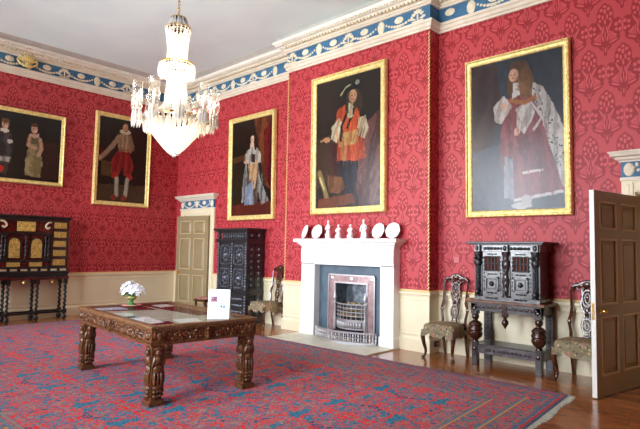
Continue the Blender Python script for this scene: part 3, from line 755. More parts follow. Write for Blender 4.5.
# ------------------------------------------------------------------ chimneypiece
fx = .5 * (5.06 + 7.115)
fp = thing('fireplace', 'white marble chimneypiece with steel hob grate and grey slate slips', 'fireplace', (fx, BY, 0))
hw = 1.03
for s in (-1, 1):
    a, b = (-hw, -.70) if s < 0 else (.765, hw); c = MB()
    c.box(a, b, -.175, 0, .17, 1.30); c.box(a - .012, b + .012, -.19, 0, .02, .17)
    c.box(a + .04, b - .04, -.182, -.17, .26, 1.22)
    c.build('jamb', M['marble'], fp, bevel=.004)
c = MB(); c.box(-hw, hw, -.175, 0, 1.28, 1.60).box(-.55, .55, -.185, -.17, 1.34, 1.56).box(-hw, -.72, -.19, -.17, 1.32, 1.57).box(.72, hw, -.19, -.17, 1.32, 1.57)
for s in (-1, 1): c.lathe([(.075, 0), (.08, .01), (.05, .014), (.03, .022), (.012, .024)], (s * .875, -.188, 1.445), 16, axis='y')
c.build('lintel', M['marble'], fp, bevel=.003)
c = MB(); sweep([(-hw, 0), (-hw, -.175), (hw, -.175), (hw, 0)], [(-.17, 1.60), (.012, 1.60), (.02, 1.625), (.05, 1.64), (.06, 1.665), (.105, 1.675), (.115, 1.69), (.115, 1.735), (-.17, 1.735)], mb=c)
c.box(-hw, hw, -.18, 0, 1.61, 1.735); c.build('mantel_shelf', M['marble'], fp)
c = MB().box(-.70, -.43, -.03, 0, .02, 1.28).box(.53, .765, -.03, 0, .02, 1.28).box(-.43, .53, -.03, 0, 1.11, 1.28)
c.build('slate_slip', M['slate'], fp, ang=0)
c = MB().box(-.52, -.35, -.05, -.0, .02, 1.12).box(.35, .52, -.05, 0, .02, 1.12).box(-.35, .35, -.05, 0, .97, 1.12)
for s in (-1, 1): c.box(s * .43 - .05, s * .43 + .05, -.056, -.05, .12, .9)
rg = c.build('register_plate', M['steelrose'], fp, (.055, 0, 0), ang=0, bevel=.004)
c = MB(); e = .016
for (a, b, z0, z1) in ((-.52, -.50, .02, 1.12), (.50, .52, .02, 1.12), (-.52, .52, 1.10, 1.12), (-.37, -.345, .02, .97), (.345, .37, .02, .97), (-.37, .37, .965, .99)): c.box(a, b, -.062, -.04, z0, z1)
for x in (-.44, 0, .44): c.lathe([(.035, 0), (.037, .006), (.02, .012), (.008, .016)], (x, -.05, 1.045), 14, axis='y')
c.build('register_rim', M['steel'], rg)
c = MB().box(-.40, -.345, -.03, .24, .02, .98).box(.345, .40, -.03, .24, .02, .98).box(-.36, .36, -.03, .24, .97, .985)
c.box(-.36, .36, .235, .255, .02, .98); c.build('firebox', M['ironplate'], fp, (.055, 0, 0), ang=0)
c = MB().box(-.35, .35, -.10, .235, .02, .17); c.build('ash_pit', M['iron'], fp, (.055, 0, 0), ang=0)
g = bpy.data.objects.new('grate', None); COL.objects.link(g); g.parent = fp; g.location = (.055, 0, 0)
def bow(x, d, w=.33): return -.03 - d * (1 - (x / w) ** 2)
c = MB()
for z in (.36, .425, .49, .555, .62): c.tube([(x, bow(x, .12), z) for x in np.linspace(-.33, .33, 13)], .009 if z < .6 else .013, 6)
for x in np.linspace(-.26, .26, 7): c.tube([(x, bow(x, .12), .35), (x, bow(x, .12), .61)], .006, 5)
c.build('bar', M['steel'], g)
c = MB()
pts = [(x, bow(x, .13)) for x in np.linspace(-.34, .34, 15)]
c.slab(pts + [(.34, .0), (-.34, .0)], .20, .225); c.slab(pts + [(.34, .0), (-.34, .0)], .325, .35)
for x in np.linspace(-.29, .29, 13): c.ell((x, bow(x, .13) - .002, .275), (.018, .008, .05), 6, 4)
for x in np.linspace(-.32, .32, 14): c.tube([(x, bow(x, .125), .22), (x, bow(x, .125), .33)], .005, 5)
c.build('apron', M['steel'], g)
c = MB(); c.slab([(x, y + .02) for x, y in pts] + [(.33, .22), (-.33, .22)], .35, .365); c.build('fire_bed', M['iron'], g, ang=0)
for s in (-1, 1):
    c = MB().lathe([(.04, .02), (.04, .05), (.02, .06), (.024, .3), (.03, .34), (.022, .38), (.022, .6), (.034, .63), (.018, .66), (.03, .70), (.034, .73), (.02, .765), (.012, .80), (.004, .83)], (s * .335, -.075, 0), 10)
    c.build('upright', M['steel'], g)
c = MB().box(-1.12, 1.06, -.90, -.0, 0, .02); hb = c.build('hearth_slab', M['hearth'], fp, ang=0)
hb.location = (0, 0, 0)
# fire lumps
r0 = None
for k in range(16):
    i, j = k % 6, k // 6
    x = -.20 + .080 * i + random.uniform(-.012, .012) + .02 * j; y = -.02 + .08 * j * .9 - (.0 if abs(x) > .2 else .03); z = .43 + .085 * j + (.0 if j < 2 else .01)
    c = MB(); c.ell((0, 0, 0), (.036, .031, .033), 8, 5)
    c.v = [tuple(q * random.uniform(.85, 1.12) for q in v) for v in c.v]
    o = c.build('fire_lump', M['coal'], None, (fx + .055 + x, BY + y, z + .002), (random.random(), random.random(), 3 * random.random()))
    tag(o, 'tan lump of fuel heaped behind the steel fire bars', 'coal', 'fuel lumps in the grate')
# fender
fd = thing('fender', 'pierced polished steel bow fronted fender on the pale hearth', 'fender', (fx + .065, BY - .02, .0202))
def fb(x): return -.20 - .235 * (1 - (x / .66) ** 2)
fpts = [(x, fb(x)) for x in np.linspace(-.66, .66, 33)]; path = [(-.66, -.18)] + fpts + [(.66, -.18)]
def ribbon(z0, z1, t, off=0):
    c = MB(); n = len(path); v = []
    for x, y in path: v += [(x, y - t / 2 + off, z0), (x, y + t / 2 + off, z0), (x, y + t / 2 + off, z1), (x, y - t / 2 + off, z1)]
    f = []
    for i in range(n - 1):
        for k in range(4): f.append((i * 4 + k, i * 4 + (k + 1) % 4, (i + 1) * 4 + (k + 1) % 4, (i + 1) * 4 + k))
    f += [(0, 1, 2, 3), ((n - 1) * 4 + 3, (n - 1) * 4 + 2, (n - 1) * 4 + 1, (n - 1) * 4)]
    return c.add(v, f)
ribbon(0, .035, .035).build('foot_rail', M['steel'], fd); ribbon(.17, .195, .03).build('top_rail', M['steel'], fd); ribbon(.098, .106, .012).build('middle_rail', M['steel'], fd)
c = MB()
for i, (x, y) in enumerate(fpts):
    c.box(x - .006, x + .006, y - .005, y + .005, .03, .175)
    if i % 2 == 0: c.ell((x, y, .07), (.017, .008, .03), 8, 4); c.ell((x, y, .137), (.017, .008, .028), 8, 4)
c.build('pierced_band', M['steel'], fd)
# porcelain on the mantel shelf
MZ = 1.7352
def plate(x, label, turn):
    t = thing('plate', label, 'plate', (x, BY - .135, MZ), turn, 'white plates on the mantel shelf')
    pr = [(.0, .008), (.055, .008), (.075, .012), (.09, .02), (.128, .028), (.132, .03), (.128, .034), (.09, .026), (.074, .018), (.05, .014), (0, .014)]
    c = MB(); n = 24; v = []; f = []
    for r, h in pr:
        for k in range(n):
            a = 2 * PI * k / n; rr = r * (1 + (.03 if r > .12 else 0) * math.cos(8 * a)); v.append((rr * math.cos(a), -h, rr * math.sin(a) + .131))
    for i in range(len(pr) - 1):
        for k in range(n): f.append((i * n + k, i * n + (k + 1) % n, (i + 1) * n + (k + 1) % n, (i + 1) * n + k))
    c.M = Matrix.Rotation(-.30, 4, 'X'); c.add(v, f)
    c.build('dish', M['porcelain'], t)
    c = MB().tube([(-.05, -.05, .0), (-.05, .03, .0), (-.05, .07, .16)], .004, 5, 0).tube([(.05, -.05, .0), (.05, .03, .0), (.05, .07, .16)], .004, 5).tube([(-.05, .03, .004), (.05, .03, .004)], .004, 5)
    c.build('stand', M['blackpl'], t, loc=(0, 0, .004))
plate(5.075, 'white plate at the end of the mantel shelf nearest the black cupboard', -.45)
plate(5.385, 'white plate between the outer plate and the tall slender figurine', -.05)
plate(6.765, 'white plate beside the tall broad figurine on the mantel shelf', -.1)
plate(7.055, 'white plate at the end of the mantel shelf nearest the tapestry chair', .1)
def figurine(x, h, label, kind):
    t = thing('figurine', label, 'figurine', (x, BY - .14, MZ), 0, 'white porcelain figurines on the mantel shelf')
    c = MB().lathe([(.06, 0), (.062, .02), (.05, .03), (.0, .031)], (0, 0, 0), 14, sy=.85); c.build('plinth', M['porcelain'], t)
    k = h / .3; c = MB()
    c.lathe([(.046, .02), (.05, .05), (.042, .1), (.034, .15), (.03, .17), (.038, .2), (.036, .22), (.016, .235), (.012, .245)], (0, 0, 0), 14, sy=.8)
    c.ell((0, 0, .268), (.021, .022, .027), 10, 7); c.ell((0, .006, .283), (.022, .022, .018), 10, 6)
    if kind == 0:
        c.tube(catmull([(-.036, 0, .21), (-.055, -.015, .17), (-.03, -.04, .15), (0, -.045, .16)], 4), .011, 7); c.tube(catmull([(.036, 0, .21), (.05, -.015, .165), (.02, -.045, .14)], 4), .011, 7); c.ell((-.05, 0, .06), (.03, .025, .035))
    elif kind == 1:
        c.tube(catmull([(-.036, 0, .21), (-.06, -.01, .16), (-.055, -.02, .11)], 4), .011, 7); c.tube(catmull([(.036, 0, .21), (.068, -.01, .17), (.062, -.035, .135)], 4), .012, 7); c.ell((.06, -.02, .06), (.022, .02, .055))
    else:
        c.tube(catmull([(-.036, 0, .21), (-.04, -.03, .165), (0, -.045, .15)], 4), .012, 7); c.tube(catmull([(.036, 0, .21), (.04, -.03, .165), (0, -.045, .15)], 4), .012, 7); c.ell((0, -.02, .05), (.056, .045, .05), 10, 6)
    c.M = Matrix.Identity(4); c.v = [(p[0] * (1 if kind else .85), p[1], p[2] * k) for p in c.v]
    c.build('body', M['porcelain'], t, ang=60)
figurine(5.675, .335, 'tall slender white figurine beside the second plate on the mantel shelf', 0)
figurine(5.918, .255, 'short white figurine next to the tall slender one', 2)
figurine(6.19, .25, 'short white robed figurine left of the tall broad figurine', 2)
figurine(6.475, .33, 'tall broad white figurine next to the plate pair near the tapestry chair', 1)

# ------------------------------------------------------------------ chairs
def make_chair(label, loc, rz):
    """front faces -y; origin under the seat centre"""
    t = thing('side_chair', label, 'chair', loc, rz, 'carved chairs with tapestry seats')
    W0, W1, D = .25, .20, .24
    # seat with a shaped valance
    c = MB(); out = [(-W0, -D), (-W0 + .04, -D - .02), (0, -D - .035), (W0 - .04, -D - .02), (W0, -D), (W0 - .01, 0), (W1, D), (-W1, D), (-W0 + .01, 0)]
    n = len(out); lay = [(1.0, .36), (1.02, .40), (1.03, .44), (1.0, .475), (.9, .495), (.6, .505), (.2, .507)]
    v = [(x * s, y * s, z) for s, z in lay for x, y in out]; f = [tuple(range(n - 1, -1, -1)), tuple((len(lay) - 1) * n + k for k in range(n))]
    for i in range(len(lay) - 1):
        for k in range(n): f.append((i * n + k, i * n + (k + 1) % n, (i + 1) * n + (k + 1) % n, (i + 1) * n + k))
    c.add(v, f); seat = c.build('seat', M['tapestry'], t, ang=60)
    md = seat.modifiers.new('Soft', 'SUBSURF'); md.levels = 1; md.render_levels = 2
    c = MB()
    def valance(a, b):
        a, b = Vector((*a, 0)), Vector((*b, 0)); m = 24; v = []
        nr = Vector(((b - a).y, -(b - a).x, 0)).normalized() * .006
        for k in range(m + 1):
            s_ = k / m; p = a.lerp(b, s_); d = .045 + .045 * abs(math.sin(s_ * PI * 2.0 + PI / 2)) ** .7 * (1.25 if .3 < s_ < .7 else 1)
            for q in (p + nr, p + nr * 2.0): v += [(q.x, q.y, .405), (q.x, q.y, .405 - d)]
        f = []
        for k in range(m):
            o = k * 4; f += [(o, o + 1, o + 5, o + 4), (o + 2, o + 6, o + 7, o + 3), (o + 1, o + 3, o + 7, o + 5), (o, o + 4, o + 6, o + 2)]
        f += [(0, 2, 3, 1), (m * 4, m * 4 + 1, m * 4 + 3, m * 4 + 2)]; c.add(v, f)
    valance((-W0 - .004, -D - .028), (W0 + .004, -D - .028)); valance((W0 + .004, -D), (W1 + .008, D)); valance((-W1 - .008, D), (-W0 - .004, -D))
    c.build('valance', M['tapestry'], seat)
    # cabriole front legs
    for s in (-1, 1):
        c = MB(); p = catmull([(s * .215, -.215, .40), (s * .245, -.245, .33), (s * .235, -.238, .22), (s * .215, -.215, .11), (s * .222, -.222, .045), (s * .235, -.24, .018)], 5)
        rr = np.interp(np.linspace(0, 1, len(p)), [0, .2, .45, .75, .9, 1], [.034, .036, .026, .017, .018, .026]); c.tube(p, list(rr), 10)
        c.ell((s * .237, -.245, .018), (.032, .038, .018), 10, 6); c.ell((s * .243, -.25, .335), (.02, .016, .03), 8, 5); c.build('leg', M['walnut'], t)
    # back legs run up as scrolled stiles
    for s in (-1, 1):
        c = MB(); p = catmull([(s * .185, .29, .0), (s * .185, .25, .2), (s * .188, .222, .42)], 6); c.tube(p, [.018 + .006 * i / len(p) for i in range(len(p))], 8); c.build('leg', M['walnut'], t)
        c = MB(); p = catmull([(s * .188, .222, .42), (s * .19, .23, .55), (s * .212, .242, .68), (s * .185, .255, .78), (s * .19, .268, .92), (s * .198, .285, 1.06), (s * .175, .297, 1.115), (s * .13, .30, 1.13)], 6)
        rr = np.interp(np.linspace(0, 1, len(p)), [0, .3, .42, .5, .7, 1], [.022, .019, .027, .017, .015, .017]); c.tube(p, list(rr), 8); c.ell((s * .21, .240, .675), (.028, .02, .034), 8, 5); c.build('back_stile', M['walnut'], t)
    c = MB(); p = catmull([(-.19, .292, 1.09), (-.16, .30, 1.135), (-.09, .305, 1.15), (-.05, .307, 1.175), (0, .308, 1.185), (.05, .307, 1.175), (.09, .305, 1.15), (.16, .30, 1.135), (.19, .292, 1.09)], 5)
    rr = [.018 + .013 * math.sin(PI * i / (len(p) - 1)) for i in range(len(p))]; c.tube(p, rr, 8, flat=.7)
    c.ell((0, .292, 1.155), (.05, .02, .04), 10, 6)
    for s in (-1, 1): c.ell((s * .07, .292, 1.135), (.03, .018, .024), 8, 5); c.ell((s * .045, .29, 1.105), (.022, .016, .02), 8, 5); c.tube(catmull([(s * .03, .295, 1.10), (s * .09, .292, 1.085), (s * .13, .292, 1.11)], 5), .011, 7)
    c.build('crest_rail', M['walnut'], t)
    c = MB()     # pierced splat
    def y_(z): return .222 + (z - .42) * .115
    def loop(cx, cz, rx, rz, w): c.tube([(cx + rx * math.cos(a), y_(cz + rz * math.sin(a)) + .0, cz + rz * math.sin(a)) for a in np.linspace(0, 2 * PI, 17)[:-1]], w, 7, closed=True)
    loop(0, .64, .056, .085, .017); loop(0, .98, .06, .105, .014); loop(0, .98, .03, .06, .010); loop(0, .63, .022, .045, .009)
    for s in (-1, 1):
        c.tube(catmull([(s * .05, y_(.47), .47), (s * .03, y_(.54), .54), (s * .06, y_(.64), .64), (s * .035, y_(.74), .74), (s * .04, y_(.8), .80), (s * .075, y_(.9), .90), (s * .06, y_(1), 1.0), (s * .07, y_(1.1), 1.10)], 5), .013, 7)
        c.ell((s * .028, y_(.78), .785), (.02, .014, .05), 8, 5)
    c.ell((0, y_(.80), .81), (.034, .016, .06), 9, 6); c.ell((0, y_(.98), .985), (.018, .014, .04), 8, 5); c.ell((0, y_(.49), .49), (.06, .016, .028), 9, 5); c.ell((0, y_(1.07), 1.07), (.03, .014, .03), 8, 5)
    c.build('splat', M['walnut'], t)
    c = MB(); p = catmull([(-.19, .225, .475), (-.1, .225, .46), (0, .225, .465), (.1, .225, .46), (.19, .225, .475)], 4); c.tube(p, .02, 8); c.build('shoe_rail', M['walnut'], t)
    return t
ch = make_chair('carved dark chair between the chimney breast and the carved court cabinet', (7.985, -.345, 0), 0)
copy_tree(ch, (9.835, -.345, 0), 0, 'carved dark chair partly hidden behind the open brown door')
copy_tree(ch, (4.02, -.36, 0), math.radians(-6), 'carved dark chair beside the tall black cupboard')

# ------------------------------------------------------------------ carved cabinet on stand (back wall)
sx = .5 * (8.45 + 9.41)
st = thing('cabinet_stand', 'dark oak stand with bulbous turned front legs under carved cabinet', 'stand', (sx, -.035, 0))
hw = .48; dp = .455
c = MB().box(-hw - .055, hw + .055, -dp - .035, 0, .855, .893); c.build('top', M['oak'], st, bevel=.006)
c = MB().box(-hw, hw, -dp, -dp + .04, .74, .856).box(-hw, -hw + .04, -dp + .03, -.02, .74, .856).box(hw - .04, hw, -dp + .03, -.02, .74, .856)
for k in range(24):
    x = -hw + .06 + k * (2 * hw - .12) / 23
    if abs(x) > .05: c.ell((x, -dp, .80), (.015, .010, .026), 6, 4, rot=Matrix.Rotation(.7 * (-1) ** k, 3, 'Y'))
c.box(-hw, hw, -dp - .008, -dp + .01, .742, .758).box(-hw, hw, -dp - .008, -dp + .01, .838, .856)
c.build('frieze', M['darkoak'], st, ang=40)
c = MB().box(-.035, .035, -dp - .014, -dp + .05, .69, .85); c.lathe([(.012, .70), (.035, .685), (.02, .665), (.03, .65), (.046, .62), (.044, .595), (.02, .56), (.012, .545), (.004, .53)], (0, -dp + .02, 0), 12); c.build('pendant', M['bulb_oak'], st)
for s in (-1, 1):
    x = s * (hw - .045); y = -dp + .045
    MB().box(x - .045, x + .045, y - .045, y + .045, .69, .856).build('leg_block', M['darkoak'], st, bevel=.005); MB().box(x - .04, x + .04, y - .04, y + .04, .0, .31).build('foot_block', M['darkoak'], st, bevel=.005)
    c = MB().lathe([(.03, .70), (.042, .685), (.052, .66), (.046, .63), (.028, .612), (.034, .60), (.062, .585), (.088, .56), (.094, .54), (.084, .525), (.086, .515), (.098, .495), (.098, .475), (.086, .462), (.088, .452), (.098, .435), (.094, .405), (.076, .375), (.05, .35), (.034, .335), (.042, .32), (.042, .30)], (x, y, 0), 18)
    c.ell((x, y - .045, .765), (.026, .016, .03), 8, 5); c.ell((x, y - .042, .22), (.026, .02, .03), 8, 5)
    c.build('leg', M['bulb_oak'], st)
    c = MB().box(x - .05, x + .05, -.05, 0, 0, .856); 
    for k in range(9): c.ell((x, -.05, .34 + k * .045), (.03, .01, .016), 6, 4)
    c.build('back_post', M['darkoak'], st, ang=40)
    c = MB().box(s * hw - s * .0 - (.03 if s > 0 else 0), s * hw + (.03 if s < 0 else 0), -dp + .06, -.04, .17, .285); c.build('side_rail', M['darkoak'], st, ang=0)
c = MB().box(-hw + .02, hw - .02, -dp + .035, -.01, .265, .29); c.build('shelf', M['darkoak'], st, ang=0, bevel=.004)
c = MB().box(-hw + .08, hw - .08, -dp + .02, -dp + .05, .165, .268)
for x in (-.27, -.22, -.16, -.10, -.06, .03, .0 - .03, .09, .14, .20, .26, .31): c.ell((x, -dp + .018, .217), (.03 if int(abs(x) * 100) % 2 else .02, .014, .018), 8, 5, 1)
c.build('front_rail', [M['oak_sheen'], M['ebony']], st, ang=40)

cb = thing('carved_cabinet', 'dark carved oak cabinet with two panelled doors on a bulbous legged stand', 'cabinet', (sx + .005, -.035, .8935))
hw = .45; dp = .41; Z = .0
c = MB().box(-hw + .02, hw - .02, -dp + .03, 0, 0, .72); c.build('body', M['darkoak'], cb, ang=0)
c = MB().box(-hw - .085, hw + .085, -dp - .10, .0, .775, .80).box(-hw - .05, hw + .05, -dp - .06, 0, .755, .777); c.build('cornice', M['darkoak'], cb, ang=0, bevel=.006)
c = MB().box(-hw, hw, -dp + .01, 0, .665, .757)
for x in np.linspace(-.30, .30, 14):
    if abs(x) > .04: c.ell((x, -dp + .006, .705), (.026, .018, .022), 8, 5, 1)
for x in (-.40, 0, .40): c.box(x - .035, x + .035, -dp - .035, -dp + .02, .66, .757); c.ell((x, -dp - .035, .71), (.03, .018, .04), 8, 5, 1)
c.build('frieze', [M['oak_sheen'], M['ebony']], cb, ang=40)
c = MB().box(-hw, hw, -dp - .01, 0, 0, .05).box(-hw, hw, -dp - .02, -dp + .03, .0, .018)
for x in (-.2, -.14, -.26, .2, .14, .26): c.ell((x, -dp - .01, .03), (.034, .014, .013), 8, 4, 1)
c.build('base_rail', [M['oak_sheen'], M['ebony']], cb, ang=40)
for s in (-1, 1):     # corner columns
    x = s * (hw - .055); y = -dp - .0; c = MB()
    c.box(x - .055, x + .055, y + .0, y + .03, .05, .665)
    c.lathe([(.05, .05), (.052, .07), (.03, .08), (.04, .10), (.045, .125), (.03, .15), (.035, .16), (.03, .45), (.045, .47), (.05, .50), (.052, .54), (.03, .56), (.05, .59), (.055, .63), (.06, .665)], (x, y, 0), 12)
    for k in range(9): c.ell((x, y - .03, .175 + k * .032), (.026, .014, .013), 7, 4); c.ell((x - .022, y - .018, .19 + k * .032), (.016, .014, .012), 6, 4); c.ell((x + .022, y - .018, .19 + k * .032), (.016, .014, .012), 6, 4)
    for q in (-.03, .03): c.ell((x + q, y - .04, .58), (.022, .02, .03), 7, 5); c.ell((x + q, y - .035, .51), (.02, .018, .02), 7, 5)
    c.ell((x, y - .04, .11), (.036, .03, .036), 9, 6); c.build('column', M['ebony'], cb, ang=50)
c = MB().box(-.055, .055, -dp - .0, -dp + .04, .05, .665).lathe([(.05, .05), (.05, .075), (.034, .085), (.038, .2), (.05, .27), (.04, .31), (.03, .37), (.052, .46), (.056, .53), (.036, .56), (.04, .60), (.056, .63), (.058, .665)], (0, -dp - .005, 0), 12, sy=.7)
for k in range(6): c.ell((0, -dp - .045, .12 + k * .085), (.018, .012, .026), 7, 4)
c.build('pilaster', M['darkoak'], cb, ang=50)
for s in (-1, 1):
    x0, x1 = sorted((s * .062, s * (hw - .115))); xm = (x0 + x1) / 2; ww = (x1 - x0) / 2
    d = MB().box(x0, x1, -dp + .008, -dp + .035, .055, .66)
    for zc in (.10, .355, .628):
        for q in (-.05, 0, .05): d.ell((xm + q, -dp + .006, zc), (.026, .012, .011), 8, 4, 1)
    for q in (-1, 1):
        for zc in np.linspace(.15, .58, 9): d.ell((xm + q * (ww - .018), -dp + .006, zc), (.009, .009, .02), 6, 4, 1)
    do = d.build('door', [M['oak_sheen'], M['ebony']], cb, ang=40)
    p = MB().box(xm - ww + .035, xm + ww - .035, -dp - .004, -dp + .01, .395, .595); po = p.build('arcade_panel', M['cabred'], do, ang=0)
    p = MB()
    for k in range(5): xx = xm - ww + .04 + k * (2 * ww - .08) / 4; p.box(xx - .006, xx + .006, -dp - .014, -dp, .395, .595)
    for zz in (.395, .495, .59): p.box(xm - ww + .035, xm + ww - .035, -dp - .014, -dp, zz, zz + .014)
    p.build('arcade_bars', M['iron'], po, ang=0)
    p = MB()
    for (a, b, z0, z1) in ((-1, 1, .125, .15), (-1, 1, .30, .325), (-1, -.8, .125, .325), (.8, 1, .125, .325)): p.box(xm + a * (ww - .04), xm + b * (ww - .04), -dp - .016, -dp + .01, z0, z1)
    p.box(xm - .055, xm + .055, -dp - .006, -dp + .01, .17, .28).box(xm - ww + .06, xm + ww - .06, -dp, -dp + .01, .15, .30, 1); p.build('square_panel', [M['oak_sheen'], M['ebony']], do, ang=0)
    p = MB().ell((xm, -dp - .01, .225), (.034, .024, .036), 10, 6); p.build('boss', M['lacquer'], do)

# ------------------------------------------------------------------ tall black cupboard by the door
bc = thing('black_cupboard', 'tall black carved cupboard standing between the corner door and a chair', 'cupboard', (3.02, -.04, 0)); bc.scale = (1, 1, 1.018)
hw = .50; dp = .455
c = MB().box(-hw, hw, -dp + .03, 0, .06, 1.86); c.build('body', M['ebony'], bc, ang=0)
c = MB().box(-hw - .07, hw + .07, -dp - .08, 0, 1.885, 1.925).box(-hw - .035, hw + .035, -dp - .04, 0, 1.855, 1.886); c.build('cornice', M['ebony'], bc, ang=0, bevel=.006)
c = MB().box(-hw - .03, hw + .03, -dp - .05, -dp + .1, 1.664, 1.70).box(-hw - .01, hw + .01, -dp - .02, -dp + .05, 1.64, 1.666); c.build('ledge', M['ebony'], bc, ang=0, bevel=.004)
c = MB().box(-hw - .015, hw + .015, -dp - .02, 0, 0, .10).box(-hw - .015, hw + .015, -dp - .015, 0, .60, .645); c.build('plinth', M['ebony'], bc, ang=0, bevel=.004)
c = MB().box(-hw + .07, hw - .07, -dp + .012, -dp + .03, 1.70, 1.855)
for i, x in enumerate(np.linspace(-.34, .34, 10)):
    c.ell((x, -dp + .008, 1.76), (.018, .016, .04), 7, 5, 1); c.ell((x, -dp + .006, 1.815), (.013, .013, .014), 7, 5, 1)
c.build('upper_frieze', [M['ebony'], M['ebony_lit']], bc, ang=40)
c = MB().lathe([(.02, 0), (.022, .006), (.012, .01)], (-.33, -dp - .012, 1.79), 10, axis='y').lathe([(.013, 0), (.014, .006), (.008, .01)], (-.33, -dp - .012, 1.725), 10, axis='y'); c.build('red_seal', mat('red wax', rgb(206, 38, 26), rough=.5), bc)['label'] = 'small red seals'
for x in (-hw + .04, 0, hw - .04):
    c = MB().box(x - .04, x + .04, -dp - .005, -dp + .03, .645, 1.64)
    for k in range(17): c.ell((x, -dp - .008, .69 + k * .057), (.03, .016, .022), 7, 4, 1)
    c.build('pilaster', [M['ebony'], M['ebony_lit']], bc, ang=40)
for x in (-hw + .04, hw - .04):
    c = MB().box(x - .04, x + .04, -dp - .005, -dp + .03, .10, .60)
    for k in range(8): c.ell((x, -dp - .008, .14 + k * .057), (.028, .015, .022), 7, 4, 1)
    c.build('lower_post', [M['ebony'], M['ebony_lit']], bc, ang=40); c = MB().box(x - .04, x + .04, -dp - .005, -dp + .03, 1.70, 1.855)
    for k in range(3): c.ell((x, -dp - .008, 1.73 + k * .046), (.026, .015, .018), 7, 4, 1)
    c.build('corner_post', [M['ebony'], M['ebony_lit']], bc, ang=40)
for s in (-1, 1):
    x0, x1 = sorted((s * .042, s * (hw - .085))); xm = (x0 + x1) / 2; w2 = (x1 - x0) / 2
    d = MB().box(x0, x1, -dp + .008, -dp + .035, .65, 1.635)
    for z0, z1 in ((.70, 1.10), (1.17, 1.58)):
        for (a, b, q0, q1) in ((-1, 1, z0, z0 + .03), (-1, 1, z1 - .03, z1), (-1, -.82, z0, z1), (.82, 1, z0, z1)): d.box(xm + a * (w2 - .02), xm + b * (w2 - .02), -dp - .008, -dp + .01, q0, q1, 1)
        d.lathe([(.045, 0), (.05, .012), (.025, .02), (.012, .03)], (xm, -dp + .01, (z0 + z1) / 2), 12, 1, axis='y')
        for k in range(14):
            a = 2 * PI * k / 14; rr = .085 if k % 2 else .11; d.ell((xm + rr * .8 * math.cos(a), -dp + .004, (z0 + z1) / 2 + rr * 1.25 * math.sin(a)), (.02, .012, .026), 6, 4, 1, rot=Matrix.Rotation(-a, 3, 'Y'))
    d.build('door', [M['ebony'], M['ebony_lit']], bc, ang=40)
c = MB().box(-hw + .085, hw - .085, -dp + .008, -dp + .03, .12, .59)
for k in range(30):
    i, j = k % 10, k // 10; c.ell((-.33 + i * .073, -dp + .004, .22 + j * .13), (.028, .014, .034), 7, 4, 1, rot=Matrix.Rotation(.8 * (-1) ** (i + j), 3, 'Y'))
c.build('lower_drawer', [M['ebony'], M['ebony_lit']], bc, ang=40)
c = MB()
for (z0, z1) in ((.14, .56), (.70, 1.60), (1.71, 1.84)):
    for a, b in ((-dp + .06, -.27), (-.23, -.04)):
        for (p, q, r0_, r1_) in ((a, b, z0, z0 + .03), (a, b, z1 - .03, z1), (a, a + .03, z0, z1), (b - .03, b, z0, z1)): c.box(hw - .01, hw + .012, p, q, r0_, r1_)
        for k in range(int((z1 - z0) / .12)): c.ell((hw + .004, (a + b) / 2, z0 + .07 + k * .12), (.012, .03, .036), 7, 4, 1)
c.build('side_carving', [M['ebony'], M['ebony_lit']], bc, ang=40)

# ------------------------------------------------------------------ gilt and tortoiseshell cabinet, left wall
yc = -3.655
ls = thing('cabinet_stand', 'black stand with twist turned legs and red frieze under gilt cabinet', 'stand', (.04, yc, 0), PI / 2)
hw = .875; dp = .40
c = MB().box(-hw, hw, -dp, 0, .835, .885); c.build('frieze', M['tortoise'], ls, ang=0, bevel=.006)
c = MB().box(-hw + .02, hw - .02, -dp + .02, 0, .885, .945); c.build('top', M['lacquer'], ls, ang=0, bevel=.006)
def twist(c, x, y, z0, z1, r):
    n = 60; seg = 10; v = []; f = []
    for i in range(n):
        t = i / (n - 1); z = z0 + (z1 - z0) * t; a = t * (z1 - z0) / .09 * 2 * PI
        for k in range(seg):
            b = 2 * PI * k / seg; rr = r * (1 + .32 * math.cos(b - a)); v.append((x + rr * math.cos(b), y + rr * math.sin(b), z))
    for i in range(n - 1):
        for k in range(seg): f.append((i * seg + k, i * seg + (k + 1) % seg, (i + 1) * seg + (k + 1) % seg, (i + 1) * seg + k))
    c.add(v, f)
lx = [-.82, -.27, .27, .82]
for y in (-dp + .05, -.06):
    for x in lx:
        c = MB(); twist(c, x, y, .20, .74, .027); c.box(x - .035, x + .035, y - .035, y + .035, .74, .836).box(x - .035, x + .035, y - .035, y + .035, .12, .20)
        c.lathe([(.02, .12), (.025, .10), (.045, .08), (.05, .05), (.042, .02), (.025, 0)], (x, y, 0), 12); c.build('leg', M['lacquer'], ls, ang=50)
c = MB().box(-.84, .84, -dp + .03, -dp + .07, .14, .175).box(-.84, .84, -.08, -.04, .14, .175)
for x in lx: c.box(x - .02, x + .02, -dp + .05, -.06, .14, .17)
c.build('stretcher', M['lacquer'], ls, ang=0)
for x in (-.54, 0, .54):
    c = MB().lathe([(.004, .835), (.012, .82), (.008, .81), (.02, .79), (.024, .77), (.014, .755), (.003, .745)], (x, -dp + .015, 0), 10); c.build('gilt_drop', M['brass'], ls)
lc = thing('gilt_cabinet', 'black and red cabinet with gilt panelled drawers on twist legged stand', 'cabinet', (.04, yc, .9455), PI / 2)
hw = .845; dp = .37
c = MB().box(-hw, hw, -dp + .02, 0, .0, 1.15); c.build('body', M['lacquer'], lc, ang=0)
c = MB().box(-hw - .04, hw + .04, -dp - .045, 0, 1.155, 1.185).box(-hw - .015, hw + .015, -dp - .02, 0, 1.125, 1.157); c.build('cornice', M['lacquer'], lc, ang=0, bevel=.006)
c = MB().box(-hw - .02, hw + .02, -dp - .02, 0, 0, .05); c.build('base_moulding', M['lacquer'], lc, ang=0, bevel=.005)
c = MB()
